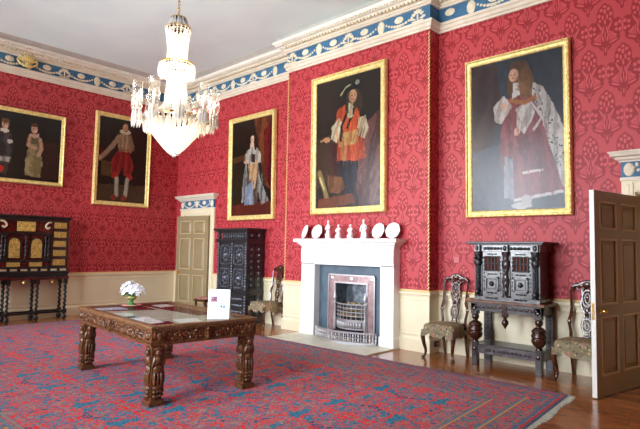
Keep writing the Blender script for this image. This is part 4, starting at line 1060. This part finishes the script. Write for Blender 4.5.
for k in range(9):
    x = -hw + (k + .5) * 2 * hw / 9; c.box(x - .06, x + .06, -dp + .004, -dp + .025, .065, .105)
c.build('inlay_strip', M['ivory'], lc, ang=0)
for s in (-1, 1):
    x0, x1 = sorted((s * .50, s * .81)); c = MB().box(x0 - .02, x1 + .02, -dp + .004, -dp + .03, .14, 1.115); c.build('drawer_surround', M['tortoise'], lc, ang=0)
    for k in range(5):
        z = .155 + k * .192; d = MB().box(x0, x1, -dp - .008, -dp + .02, z, z + .165); do = d.build('drawer', M['lacquer'], lc, ang=0, bevel=.004)
        MB().box(x0 + .03, x1 - .03, -dp - .014, -dp, z + .022, z + .143).build('gilt_plaque', M['giltpanel'], do, ang=0)
        MB().lathe([(.012, 0), (.012, .01), (.018, .02), (.008, .028)], ((x0 + x1) / 2, -dp - .012, z + .08), 8, axis='y').build('knob', M['brass'], do)
c = MB().box(-.47, .47, -dp + .002, -dp + .03, .14, 1.115); c.build('centre_panel', M['tortoise'], lc, ang=0)
for q0, q1 in ((.80, .835), (1.075, 1.11), (.25, .28), (.12, .145)): MB().box(-.48, .48, -dp - .03, -dp + .02, q0, q1).build('ledge', M['lacquer'], lc, ang=0, bevel=.004)
MB().box(-.17, .17, -dp - .02, -dp + .01, .86, 1.06).build('gilt_tablet', M['giltpanel'], lc, ang=0, bevel=.01)
for s in (-1, 1):
    c = MB(); c.tube(catmull([(s * .47, -dp - .015, 1.06), (s * .41, -dp - .02, 1.05), (s * .36, -dp - .02, .98), (s * .40, -dp - .02, .93), (s * .44, -dp - .02, .96)], 5), .018, 7); c.build('scroll', M['ivory'], lc)
    x = s * .205; p = [(x - .10, .33), (x + .10, .33), (x + .10, .60)] + [(x + .10 * math.cos(a), .60 + .12 * math.sin(a)) for a in np.linspace(0, PI, 11)[1:-1]] + [(x - .10, .60)]
    q = [(x + (a - x) * 1.3, .33 + (b - .33) * 1.1 - .01) for a, b in p]
    d = MB().prism(q, -dp - .012, -dp + .01); do = d.build('arched_door', M['lacquer'], lc, ang=0); MB().prism(p, -dp - .022, -dp).build('gilt_figure_panel', M['giltpanel'], do, ang=0)
    MB().box(x - .12, x + .12, -dp - .014, -dp + .01, .155, .24).build('gilt_plaque', M['giltpanel'], lc, ang=0)
for x in (-.43, -.375, 0, .375, .43):
    c = MB(); twist(c, x, -dp - .02, .31, .77, .017); c.box(x - .025, x + .025, -dp - .045, -dp + .01, .28, .31).box(x - .025, x + .025, -dp - .045, -dp + .01, .77, .80); c.build('colonnette', M['lacquer'], lc, ang=50)
for x in (-.40, 0, .40): MB().box(x - .04, x + .04, -dp - .014, -dp + .01, .155, .24).build('red_block', M['tortoise'], lc, ang=0)
# gilded ornament breaking the frieze above the cabinet
c = MB(); c.lathe([(.09, -.07), (.10, -.05), (.05, -.03), (.06, .02), (.03, .06), (.02, .1)], (0, 0, 0), 10, sy=.5)
for k in range(7):
    a = (k - 3) * .38; c.ell((.13 * math.sin(a), -.0, .02 + .11 * math.cos(a)), (.028, .03, .085), 7, 5, rot=Matrix.Rotation(a, 3, 'Y'))
for s in (-1, 1): c.tube(catmull([(s * .05, 0, -.05), (s * .14, -.01, -.02), (s * .19, 0, .05), (s * .15, 0, .1)], 5), .02, 7)
o = c.build('gilded_ornament', M['gold'], None, (.075, -3.70, 5.32), (0, 0, PI / 2)); tag(o, 'gilded leafy ornament standing out from the blue frieze on left wall', 'ornament')
# ------------------------------------------------------------------ rug
RG = [(.85, -1.19), (9.96, -1.20), (10.32, -6.6), (.80, -6.6)]
def rugcol():
    x, y, z = sep(position())
    dn = (y + 1.195) * -1.0; de = 9.96 - x + (dn * .067); ds = y + 6.6; dw = x - .84
    d = mn(mn(dn * .72, de), mn(ds * .72, dw))
    def nz(v, sc, off, det=3, ro=.55, di=.5): return noise(comb(v[0], v[1], off), sc, det, ro, di)[0]
    U = ab(frac(x / 1.62 + .1) - .5) * 1.62; V = ab(frac(y / 1.30 + .2) - .5) * 1.30
    w = (U, V); p = (x, y)
    nf = nz(p, 38, 41, 2); nm = nz(p, 1.6, 43, 2)
    red = mixc(sstep(nf, .40, .60), rgb(236, 42, 30), rgb(222, 58, 52)); mauve = mixc(sstep(nf, .4, .6), rgb(164, 110, 112), rgb(190, 134, 126))
    blue = mixc(sstep(nf, .4, .6), rgb(40, 100, 136), rgb(84, 138, 152)); tan = rgb(168, 152, 112); teal = rgb(84, 138, 150)
    def lines(c, n, lev, wd, col): return mixc(1 - step(ab(n - lev), wd), c, col)
    n1 = nz(w, 4.6, 3, 3, .6, .9); n2 = nz(w, 7, 11, 3, .6, .7); n3 = nz(w, 12, 23, 3, .6, .6); n4 = nz(w, 9, 29, 2, .6, 1.0)
    c = mixc(step(n2, .60), red, mauve)
    c = mixc(step(n3, .67), c, tan)
    c = lines(c, n4, .47, .012, tan); c = lines(c, n3, .45, .020, teal); c = lines(c, n1, .50, .014, blue); c = lines(c, n2, .55, .016, rgb(84, 112, 128))
    c = mixc(step(n4, .62), c, blue); c = mixc(step(n1, .61), c, blue);
    c = mixc(step(nz(w, 6, 57, 3, .6, .8), .64), c, rgb(32, 82, 116))
    b1 = nz(p, 13, 77, 3, .6, .6); b2 = nz(p, 20, 87, 2, .6, .4); b3 = nz(p, 9, 97, 3, .6, .8)
    b = mixc(step(b1, .47), mixc(nf, rgb(98, 112, 126), rgb(122, 118, 126)), red); b = lines(b, b2, .5, .035, rgb(104, 136, 132)); b = lines(b, b3, .5, .022, rgb(60, 98, 124)); b = mixc(step(b2, .63), b, mauve)
    def band(a0, a1): return step(d, a0) * (1 - step(d, a1))
    c = mixc(1 - step(d, .62), c, b)
    ew = step(dn * .72 - de, .0)        # the side borders show ochre guard stripes
    for a0, a1, q in ((0, .03, rgb(70, 96, 118)), (.03, .05, rgb(190, 62, 58)), (.065, .10, rgb(80, 116, 138)), (.135, .145, rgb(124, 142, 130)), (.32, .345, rgb(88, 128, 136)), (.575, .60, rgb(92, 130, 138)), (.62, .635, rgb(130, 140, 130))): c = mixc(band(a0, a1) * step(nz(p, 30, 5, 1), .36), c, q)
    for a0, a1 in ((.302, .320), (.555, .572)): c = mixc(band(a0, a1) * ew, c, rgb(204, 152, 74))
    return c
M['rug'] = mat('red and blue oriental rug', rough=.92, spec=.08, fn=rugcol, bump=lambda: (noise(position(), 260, 2)[0], .35, .006))
rug = thing('rug', 'large red and blue oriental rug covering most of the boards', 'rug', (5.4, -3.9, .0005))
MB().slab([(x - 5.4, y + 3.9) for x, y in RG], 0, .014).build('pile', M['rug'], rug, ang=0)
c = MB(); random.seed(5)
for (a, b) in ((RG[1], RG[2]), (RG[0], RG[3])):
    s_ = 1 if a[0] > 5 else -1
    for k in range(430):
        t = (k + random.random() * .8) / 430; x = a[0] + (b[0] - a[0]) * t - 5.4; y = a[1] + (b[1] - a[1]) * t + 3.9
        L = .06 + .012 * math.sin(k * .11) + random.uniform(-.012, .012); q = random.uniform(-.02, .02)
        c.add([(x - s_ * .002, y - .006, .002), (x - s_ * .002, y + .006, .002), (x + s_ * L, y + q + .004, .001), (x + s_ * L, y + q - .004, .001), (x - s_ * .002, y - .006, .010), (x - s_ * .002, y + .006, .010), (x + s_ * L, y + q + .004, .004), (x + s_ * L, y + q - .004, .004)],
              [(0, 1, 2, 3), (4, 7, 6, 5), (0, 4, 5, 1), (1, 5, 6, 2), (2, 6, 7, 3), (3, 7, 4, 0)])
M['rugfringe'] = mat('pale rug fringe', rough=.9, fn=mottled(rgb(168, 172, 152), rgb(190, 190, 170), 30))
c.build('fringe', M['rugfringe'], rug, ang=0)['kind'] = 'stuff'

# ------------------------------------------------------------------ display table
TA = math.radians(-5); TC = (6.3, -4.0); RZ = .0150
tb = thing('display_table', 'carved oak display table with glazed top standing on the rug', 'table', (TC[0], TC[1], RZ), TA)
tx, ty = 1.06, .62; fx_, fy_ = 1.045, .605; TH = .765
c = MB()
for (a, b, p, q) in ((-tx, tx, -ty, -ty + .085), (-tx, tx, ty - .085, ty), (-tx, -tx + .085, -ty + .085, ty - .085), (tx - .085, tx, -ty + .085, ty - .085)): c.box(a, b, p, q, TH - .035, TH)
for (a, b, p, q) in ((-tx + .02, tx - .02, -ty + .02, ty - .02),): c.box(a, b, p, q, TH - .055, TH - .036)
top = c.build('top_frame', M['oaklight'], tb, ang=0, bevel=.008)
c = MB()
for s in (-1, 1):
    for k in range(74): x = -tx + .04 + k * (2 * tx - .08) / 73; c.ell((x, s * (ty - .016), TH - .046), (.012, .014, .008), 6, 4)
    for k in range(42): y = -ty + .04 + k * (2 * ty - .08) / 41; c.ell((s * (tx - .016), y, TH - .046), (.014, .012, .008), 6, 4)
c.build('egg_moulding', M['oaklight'], top)
MB().box(-tx + .085, tx - .085, -ty + .085, ty - .085, TH - .036, TH - .030).build('lining', M['baize'], tb, ang=0)
MB().box(-tx + .085, tx - .085, -ty + .085, ty - .085, TH - .007, TH - .002).build('glass_top', M['topglass'], tb, ang=0)
def apron(L, dep, rz, name, m1):
    """carved rail, length 2L, face at -y=dep"""
    R = Matrix.Rotation(rz, 4, 'Z'); c = MB(); c.M = R
    c.box(-L, L, -dep, -dep + .045, .59, .727)
    c.box(-L, L, -dep - .018, -dep + .04, .575, .60).box(-L, L, -dep - .014, -dep + .04, .712, .728)
    rr = random.Random(3)
    n = int(2 * L / .135)
    for i in range(n):     # foliate scrolls
        x = -L + (i + .5) * 2 * L / n; sg = (-1) ** i
        if abs(x) < .06: continue
        c.tube([(x + (.015 + .036 * t / 9) * math.cos(t * .75) * 1.25, -dep - .004, .658 + sg * (.012 + .03 * t / 9) * math.sin(t * .75)) for t in range(10)], [.009 - .0005 * t for t in range(10)], 6)
        for k in range(6):
            a = rr.uniform(0, 2 * PI); c.ell((x + .05 * math.cos(a), -dep - .004, .658 + .04 * math.sin(a)), (.022, .013, .012), 6, 4, rot=Matrix.Rotation(-a + .6, 3, 'Y'))
        c.ell((x, -dep - .006, .658), (.014, .014, .014), 7, 5); c.ell((x + L / n, -dep - .004, .658 - sg * .03), (.024, .012, .016), 6, 4)
    ap = c.build(name, m1, tb, ang=40)
    c = MB(); c.M = R; c.box(-.026, .026, -dep - .02, -dep + .01, .585, .725); c.ell((0, -dep - .024, .69), (.02, .02, .026), 8, 5); c.lathe([(.02, .59), (.026, .61), (.014, .63), (.022, .66), (.012, .67)], (0, -dep - .02, 0), 8); c.build('centre_bracket', m1, ap, ang=40)
apron(fx_ - .07, fy_ - .01, 0, 'apron', M['oak']); apron(fx_ - .07, fy_ - .01, PI, 'apron', M['oak'])
apron(fy_ - .07, fx_ - .01, PI / 2, 'apron', M['oak']); apron(fy_ - .07, fx_ - .01, -PI / 2, 'apron', M['oak'])
for sx_ in (-1, 1):
    for sy_ in (-1, 1):
        cx, cy = sx_ * (fx_ - .078), sy_ * (fy_ - .078); c = MB()
        c.box(cx - .082, cx + .082, cy - .082, cy + .082, 0, .038); c.box(cx - .072, cx + .072, cy - .072, cy + .072, .038, .056)
        core = [(.052, .056), (.058, .10), (.066, .20), (.060, .30), (.050, .40), (.058, .48), (.066, .55), (.072, .58)]
        for (r0, z0), (r1, z1) in zip(core[:-1], core[1:]):
            c.add([(cx + a * r0, cy + b * r0, z0) for a, b in ((-1, -1), (1, -1), (1, 1), (-1, 1))] + [(cx + a * r1, cy + b * r1, z1) for a, b in ((-1, -1), (1, -1), (1, 1), (-1, 1))], [(0, 1, 5, 4), (1, 2, 6, 5), (2, 3, 7, 6), (3, 0, 4, 7), (3, 2, 1, 0), (4, 5, 6, 7)])
        c.box(cx - .078, cx + .078, cy - .078, cy + .078, .575, .727); c.box(cx - .084, cx + .084, cy - .084, cy + .084, .572, .594)
        for k in range(4):       # carved figure on each face
            R = Matrix.Translation((cx, cy, 0)) @ Matrix.Rotation(k * PI / 2, 4, 'Z'); c.M = R
            f = -.06
            c.ell((0, f - .016, .505), (.030, .028, .038), 9, 6); c.ell((0, f - .01, .545), (.046, .022, .02), 8, 5)
            c.ell((0, f - .012, .435), (.038, .026, .05), 9, 6); c.ell((-.042, f - .008, .43), (.017, .02, .06), 7, 5, rot=Matrix.Rotation(.25, 3, 'Y')); c.ell((.042, f - .008, .43), (.017, .02, .06), 7, 5, rot=Matrix.Rotation(-.25, 3, 'Y'))
            c.ell((-.018, f - .014, .40), (.026, .016, .014), 7, 5); c.ell((0, f - .008, .345), (.045, .024, .05), 9, 6)
            for q in (-.034, 0, .034): c.ell((q, f - .012, .26), (.016, .020, .075), 7, 6)
            c.ell((0, f - .010, .17), (.05, .022, .03), 8, 5)
            for q in (-.03, .0, .03):
                c.ell((q, f - .012, .135), (.018, .02, .018), 7, 5); c.ell((q * .9, f - .010, .095), (.017, .02, .017), 7, 5)
            c.ell((0, f - .028, .66), (.032, .02, .042), 9, 6); c.ell((-.042, f - .022, .675), (.022, .014, .034), 7, 5); c.ell((.042, f - .022, .675), (.022, .014, .034), 7, 5); c.ell((0, f - .022, .615), (.05, .012, .014), 7, 5)
        c.M = Matrix.Identity(4); c.build('leg', M['oak'], tb, ang=50)
def on_table(x, y, z): 
    ca, sa = math.cos(TA), math.sin(TA); return (TC[0] + ca * x - sa * y, TC[1] + sa * x + ca * y, RZ + z)
ZI = TH - .0298
def sheet(name, label, cat, m, pts, z=ZI, t=.0015, grp=None):
    pts = [(max(-.965, p[0] - .04), max(-.525, min(.525, p[1]))) for p in pts]
    cx = sum(p[0] for p in pts) / 4; cy = sum(p[1] for p in pts) / 4
    o = MB().slab([(x - cx, y - cy) for x, y in pts], 0, t).build(name, m, None, on_table(cx, cy, z), (0, 0, TA), ang=0); tag(o, label, cat, grp); return o
sheet('velvet_cloth', 'burgundy velvet strip along the far edge of the glazed table', 'cloth', M['velvet'], [(-.965, .16), (.40, .27), (.40, .53), (-.965, .53)])
sheet('velvet_cloth', 'burgundy velvet strip at the end of the glazed table under a bluish sheet', 'cloth', M['velvet'], [(-.965, -.53), (-.62, -.53), (-.40, .14), (-.965, .14)])
sheet('velvet_cloth', 'burgundy velvet patch under glass between the open document and the white card', 'cloth', M['velvet'], [(.62, -.53), (.96, -.53), (.96, -.22), (.62, -.22)])
sheet('document', 'bluish white sheet lying under glass at the flower vase end', 'document', M['paperblue'], [(-.98, -.50), (-.66, -.50), (-.62, -.14), (-.96, -.14)], ZI + .002)
sheet('document', 'white sheet lying on velvet under glass along the far edge of the table', 'document', M['paper'], [(-.98, .29), (-.62, .28), (-.66, .50), (-.965, .50)], ZI + .002)
sheet('document', 'large white open document under glass near the carved front rail', 'document', M['paper'], [(.20, -.525), (.74, -.525), (.70, -.30), (.18, -.25)], ZI + .002)
sheet('document', 'small white sheet under glass between green cloth and bluish sheet', 'document', M['paper'], [(-.34, -.525), (.02, -.525), (.06, -.34), (-.30, -.30)], ZI + .002)
sheet('green_cloth', 'dark green cloth strip under glass between two white sheets', 'cloth', M['greencloth'], [(.04, -.525), (.17, -.525), (.16, -.36), (.08, -.33)], ZI + .002)
sheet('document', 'white sheet under glass in front of the upright printed card', 'document', M['paper'], [(.56, -.14), (.90, -.19), (.90, .05), (.58, .14)], ZI + .002)
# upright card
a = on_table(.87, .235, TH - .0015)
cd = thing('display_card', 'white folded card with small colour prints standing on the glazed table', 'card', a, math.radians(43))
hh = .312; wv = .118
c = MB(); sl = .055
c.add([(-wv, -sl, 0), (wv, -sl, 0), (wv, 0, hh), (-wv, 0, hh), (-wv, -sl + .003, 0), (wv, -sl + .003, 0), (wv, .003, hh), (-wv, .003, hh)], [(0, 1, 2, 3), (7, 6, 5, 4), (0, 4, 5, 1), (1, 5, 6, 2), (2, 6, 7, 3), (3, 7, 4, 0)])
c.add([(-wv, sl, 0), (wv, sl, 0), (wv, 0, hh), (-wv, 0, hh), (-wv, sl + .003, 0), (wv, sl + .003, 0), (wv, .003, hh), (-wv, .003, hh)], [(0, 1, 2, 3), (7, 6, 5, 4), (0, 4, 5, 1), (1, 5, 6, 2), (2, 6, 7, 3), (3, 7, 4, 0)])
c.build('leaf_sheet', M['paper'], cd, ang=0)
def on_card(x0, x1, z0, z1, m, nm):
    y0 = -sl * (1 - z0 / hh); y1 = -sl * (1 - z1 / hh); e = .0012
    MB().add([(x0, y0 - e, z0), (x1, y0 - e, z0), (x1, y1 - e, z1), (x0, y1 - e, z1), (x0, y0 + .001, z0), (x1, y0 + .001, z0), (x1, y1 + .001, z1), (x0, y1 + .001, z1)], [(0, 1, 2, 3), (7, 6, 5, 4), (0, 4, 5, 1), (1, 5, 6, 2), (2, 6, 7, 3), (3, 7, 4, 0)]).build(nm, m, cd, ang=0)
on_card(-.085, -.022, .175, .235, M['printred'], 'print'); on_card(.018, .042, .118, .142, M['printblue'], 'emblem'); on_card(.05, .068, .112, .142, M['printblue'], 'emblem')
# vase of flowers on a mat
vx, vy = -.88, -.02
c = MB().lathe([(.0, 0), (.125, 0), (.125, .004), (0, .004)], (0, 0, 0), 24); o = c.build('mat', M['pinkmat'], None, on_table(vx, vy, TH - .0015)); tag(o, 'round pink mat beneath the green flower vase', 'mat')
vs = thing('flower_vase', 'small green footed vase of white flowers on pink mat', 'vase', on_table(vx, vy, TH + .0028))
vs.scale = (1.12, 1.12, 1.15)
c = MB().lathe([(.0, 0), (.055, 0), (.056, .010), (.028, .02), (.017, .035), (.019, .05), (.046, .064), (.058, .082), (.056, .098), (.05, .10), (.046, .098), (.04, .075), (0, .07)], (0, 0, 0), 20); vb = c.build('body', M['vase'], vs)
c = MB().lathe([(.0595, .078), (.0605, .086), (.059, .094), (.055, .094), (.055, .078)], (0, 0, 0), 20); c.build('rim_band', M['vasegold'], vb)
random.seed(12); lf = MB()
for k in range(30):
    a = random.uniform(0, 2 * PI); e = random.uniform(-.1, 1.2); r = .10; p = (r * math.cos(a) * math.cos(e), r * math.sin(a) * math.cos(e), .13 + r * .55 * math.sin(e))
    lf.tube([(0, 0, .08), (p[0] * .5, p[1] * .5, .12), p], .0025, 4)
    lf.ell((p[0] * .85, p[1] * .85, p[2] - .02), (.026, .011, .006), 6, 4, rot=Matrix.Rotation(a, 3, 'Z') @ Matrix.Rotation(.4, 3, 'Y'))
lf.build('foliage', M['leaf'], vs)
for k in range(26):
    a = 2.399 * k; e = math.asin(min(1, .02 + .96 * (k / 25))); r = .125 + .022 * math.sin(k * 2.3)
    P = Vector((r * math.cos(a) * math.cos(e), r * math.sin(a) * math.cos(e), .135 + r * .85 * math.sin(e)))
    n = Vector((P.x, P.y, (P.z - .11))).normalized(); q = n.to_track_quat('Z', 'Y').to_matrix(); c = MB()
    for j in range(6):
        b = 2 * PI * j / 6 + k; off = q @ Vector((.021 * math.cos(b), .021 * math.sin(b), .004)); c.ell(tuple(P + off), (.018, .011, .006), 7, 4, rot=q @ Matrix.Rotation(b, 3, 'Z') @ Matrix.Rotation(-.35, 3, 'Y'))
    c.ell(tuple(P + n * .006), (.008, .008, .006), 6, 4); c.build('flower', M['petal'], vs)

# ------------------------------------------------------------------ small wall and floor things
c = MB().box(-.045, .045, -.014, 0, -.045, .045); o = c.build('switch_plate', M['switch'], None, (7.972, -.0005, 1.42), bevel=.004); tag(o, 'small pale switch plate on the damask above the chair', 'switch')
s_ = thing('wall_socket', 'dark socket on the side of the chimney breast behind the chair', 'socket', (BX1 + .036, -.135, .09), PI / 2)
MB().box(-.05, .05, -.03, 0, 0, .085).build('plate', M['blackpl'], s_, bevel=.005); MB().lathe([(.022, 0), (.022, .02), (.012, .022)], (0, -.03, .042), 12, axis='y').build('plug', M['switch'], s_)
ds = thing('footstool', 'low dark legged stool with pinkish padded top half hidden behind the white card', 'stool', (1.97, -.40, 0))
M['padding'] = mat('pinkish stool padding', rough=.85, fn=mottled(rgb(156, 96, 86), rgb(186, 132, 112), 18))
MB().ell((0, 0, .405), (.225, .18, .045), 16, 8).build('cushion', M['padding'], ds, ang=60)
MB().box(-.205, .205, -.16, .16, .34, .395).build('seat_rail', M['walnut'], ds, ang=0, bevel=.006)
for x in (-.17, .17):
    for y in (-.125, .125): MB().lathe([(.016, 0), (.024, .02), (.02, .05), (.026, .12), (.034, .2), (.024, .27), (.03, .30), (.032, .345)], (x, y, 0), 10).build('leg', M['walnut'], ds)

# ------------------------------------------------------------------ chandelier
CX, CY = 5.95, -3.72
cl = thing('chandelier', 'large lit cut glass chandelier hanging from the ceiling', 'chandelier', (CX, CY, 2.69))
def cz(z): return z - 2.69
c = MB(); z = 4.60; k = 0
while z < 5.62:
    R = Matrix.Translation((0, 0, cz(z) + .028)) @ Matrix.Rotation(k * PI / 2, 4, 'Z'); c.M = R
    c.tube([(.013 * math.cos(a), 0, .028 * math.sin(a)) for a in np.linspace(0, 2 * PI, 11)[:-1]], .0042, 5, closed=True); z += .042; k += 1
c.M = Matrix.Identity(4); c.lathe([(.004, cz(5.60)), (.03, cz(5.63)), (.07, cz(5.71)), (.08, cz(5.744))], (0, 0, 0), 14); c.build('chain', M['brass'], cl)
c = MB().lathe([(.01, cz(2.80)), (.012, cz(4.6)), (.008, cz(4.61))], (0, 0, 0), 8); c.build('stem', M['brass'], cl)
def ring(r, z, h, t=.008):
    n = 28; return MB().lathe([(r, cz(z)), (r + t, cz(z) + h * .3), (r + t, cz(z) + h * .7), (r, cz(z) + h), (r - t, cz(z) + h), (r - t, cz(z))], (0, 0, 0), n)
for r, z, h in ((.40, 3.19, .035), (.215, 3.92, .02), (.165, 4.40, .02), (.095, 4.54, .018)): 
    c = ring(r, z, h)
    for k in range(4): a = k * PI / 2 + .3; c.tube([(0, 0, cz(z)), (r * math.cos(a), r * math.sin(a), cz(z) + h / 2)], .005, 5)
    c.v = c.v; c.build('brass_ring', M['brass'], cl)
def gem(c, p, r, l=1.2): c.lathe([(r * .25, -r * l), (r, -r * .25), (r, r * .25), (r * .25, r * l)], p, 6)
def strand(pts, rs, name='bead_strand'):
    c = MB()
    for p, r in zip(pts, rs): gem(c, p, r)
    c.build(name, M['crystal'], cl, ang=0)
NB = 34
def prof(t): # bowl profile: t 0 rim .. 1 tip
    return .40 * (1 - t) ** .82 + .012, 3.19 - .47 * t ** 1.05
for k in range(NB):
    a = 2 * PI * k / NB; pts = []
    for t in np.linspace(0, 1, 19): r, z = prof(t); pts.append((r * math.cos(a), r * math.sin(a), cz(z)))
    strand(pts, np.linspace(.025, .014, 19))
for k in range(20):   # waist: ring at 3.92 sweeping out to the rim
    a = 2 * PI * k / 20; pts = []
    for t in np.linspace(0, 1, 22): r = .105 + .05 * t + .10 * max(0, t - .72) / .28; z = 3.80 - .56 * t; pts.append((r * math.cos(a), r * math.sin(a), cz(z)))
    strand(pts, np.linspace(.011, .017, 22))
for k in range(20):   # upper column
    a = 2 * PI * k / 20; pts = []
    for t in np.linspace(0, 1, 17): r = .165 - .05 * math.sin(PI * t) * .5 - .03 * t; pts.append((r * math.cos(a), r * math.sin(a), cz(4.40 - .48 * t)))
    strand(pts, [.013] * 17)
for k in range(12):
    a = 2 * PI * k / 12; pts = []
    for t in np.linspace(0, 1, 7): r = .095 + .07 * t ** 2; pts.append((r * math.cos(a), r * math.sin(a), cz(4.54 - .12 * t)))
    strand(pts, [.010] * 7)
def drop(x, y, z, L, r=.013):
    c = MB(); gem(c, (0, 0, -.012), .009); c.lathe([(.003, -.022), (r * .7, -.035), (r, -L * .55), (r * .55, -L * .85), (.002, -L)], (0, 0, 0), 6); return c
pd = drop(0, 0, 0, .165, .017)
first = None
def hang(x, y, z, par=None):
    global first
    if first is None:
        first = pd.build('pendant_drop', M['crystal'], par or cl, (x, y, z), ang=0)
    else:
        o = first.copy(); COL.objects.link(o); o.parent = par or cl; o.location = (x, y, z)
for k in range(36): a = 2 * PI * k / 36; hang(.225 * math.cos(a), .225 * math.sin(a), cz(3.92))
for k in range(36): a = 2 * PI * (k + .5) / 36; hang(.385 * math.cos(a), .385 * math.sin(a), cz(3.18))
for k in range(20): a = 2 * PI * k / 20; hang(.11 * math.cos(a), .11 * math.sin(a), cz(4.53))
NA = 10
for k in range(NA):
    a = 2 * PI * k / NA + .18; d = Vector((math.cos(a), math.sin(a), 0)); R = .50
    P = lambda r, z: tuple(d * r + Vector((0, 0, cz(z))))
    c = MB().tube(catmull([P(.16, 3.22), P(.30, 3.17), P(.42, 3.15), P(.49, 3.19), P(R, 3.25)], 5), .011, 8); arm = c.build('arm', M['brass'], cl)
    p = P(R, 3.25)
    c = MB().lathe([(.012, -.01), (.05, .0), (.058, .012), (.05, .014), (.012, .008)], p, 16); c.build('drip_pan', M['crystal'], arm, ang=40)
    c = MB().lathe([(.013, .0), (.013, .12), (.006, .122)], p, 10); c.build('candle', M['candle'], arm)
    c = MB().lathe([(.004, .122), (.013, .14), (.014, .155), (.007, .18), (.001, .20)], p, 10); c.build('bulb', M['bulb'], arm)
    c = MB(); n = 20; pr = [(.04, .015), (.066, .06), (.074, .12), (.064, .2), (.066, .30), (.076, .345)]; v = []; f = []
    for r, z in pr + [(r - .003, z) for r, z in pr[::-1]]:
        for j in range(n): b = 2 * PI * j / n; v.append((p[0] + r * math.cos(b), p[1] + r * math.sin(b), p[2] + z))
    for i in range(len(pr) * 2 - 1):
        for j in range(n): f.append((i * n + j, i * n + (j + 1) % n, (i + 1) * n + (j + 1) % n, (i + 1) * n + j))
    c.add(v, f); c.build('hurricane_shade', M['shadeglass'], arm, ang=60)
    for j in range(8): b = 2 * PI * j / 8; hang(p[0] + .05 * math.cos(b), p[1] + .05 * math.sin(b), p[2] - .0, arm)
for r, z, n in ((.0, 2.98, 1), (.22, 3.10, 6), (.07, 4.14, 3), (.05, 3.5, 3), (.06, 3.78, 3)):
    for k in range(n):
        a = 2 * PI * k / n; c = MB().ell((r * math.cos(a), r * math.sin(a), cz(z)), (.022, .022, .035), 8, 6); c.build('bulb', M['bulb'], cl)

# ------------------------------------------------------------------ light
def lamp(name, typ, loc, energy, col, **k):
    l = bpy.data.lights.new(name, typ); l.energy = energy; l.color = col
    for q, v in k.items(): setattr(l, q, v)
    o = bpy.data.objects.new(name, l); COL.objects.link(o); o.location = loc; return o
for z, e in ((3.02, 120), (4.14, 60), (3.55, 55), (3.85, 45)): lamp('chandelier_lamp', 'POINT', (CX, CY, z), e, (1, .84, .62), shadow_soft_size=.06)
for c in WIN:      # sampling portals for the daylight in the four windows
    o = lamp('window_portal', 'AREA', (c, LY - .31, (WZ[0] + WZ[1]) / 2), 1, (1, 1, 1), shape='RECTANGLE', size=2 * WW, size_y=WZ[1] - WZ[0])
    o.rotation_euler = (PI / 2, 0, 0); o.data.cycles.is_portal = True
w = bpy.data.worlds.new('Sky'); S.world = w; w.use_nodes = True; X.nt = w.node_tree
bg = w.node_tree.nodes['Background']
x, y, z = sep(coord('Generated'))
sky = ramp(z * .5 + .5, [(0, rgb(208, 212, 216)), (.485, rgb(216, 219, 222)), (.515, rgb(234, 241, 250)), (1, rgb(200, 224, 255))])
w.node_tree.links.new(sky.k, bg.inputs[0]); w.node_tree.links.new((34 + (1 - step(z, 0.0)) * 1).k, bg.inputs[1])

# ------------------------------------------------------------------ camera and view
cam = bpy.data.cameras.new('camera'); cam.lens = 29.42; cam.sensor_width = 36; cam.sensor_fit = 'HORIZONTAL'; cam.clip_start = .05
co = bpy.data.objects.new('camera', cam); COL.objects.link(co); S.camera = co
yaw, pit, rol = 2.3224, .0666, .0172
f = Vector((math.cos(pit) * math.cos(yaw), math.cos(pit) * math.sin(yaw), math.sin(pit))); r = Vector((math.sin(yaw), -math.cos(yaw), 0)); u = r.cross(f)
r2 = r * math.cos(rol) + u * math.sin(rol); u2 = u * math.cos(rol) - r * math.sin(rol)
co.matrix_world = Matrix(((r2.x, u2.x, -f.x, 11.9213), (r2.y, u2.y, -f.y, -7.3187), (r2.z, u2.z, -f.z, 1.5462), (0, 0, 0, 1)))
S.view_settings.view_transform = 'Standard'; S.view_settings.look = 'None'; S.view_settings.gamma = 1; S.view_settings.exposure = 0.18
S.view_settings.use_curve_mapping = False
S.cycles.use_denoising = True; S.cycles.max_bounces = 10; S.cycles.diffuse_bounces = 6; S.cycles.transparent_max_bounces = 16
S.cycles.caustics_reflective = False; S.cycles.caustics_refractive = False; S.cycles.sample_clamp_indirect = 12
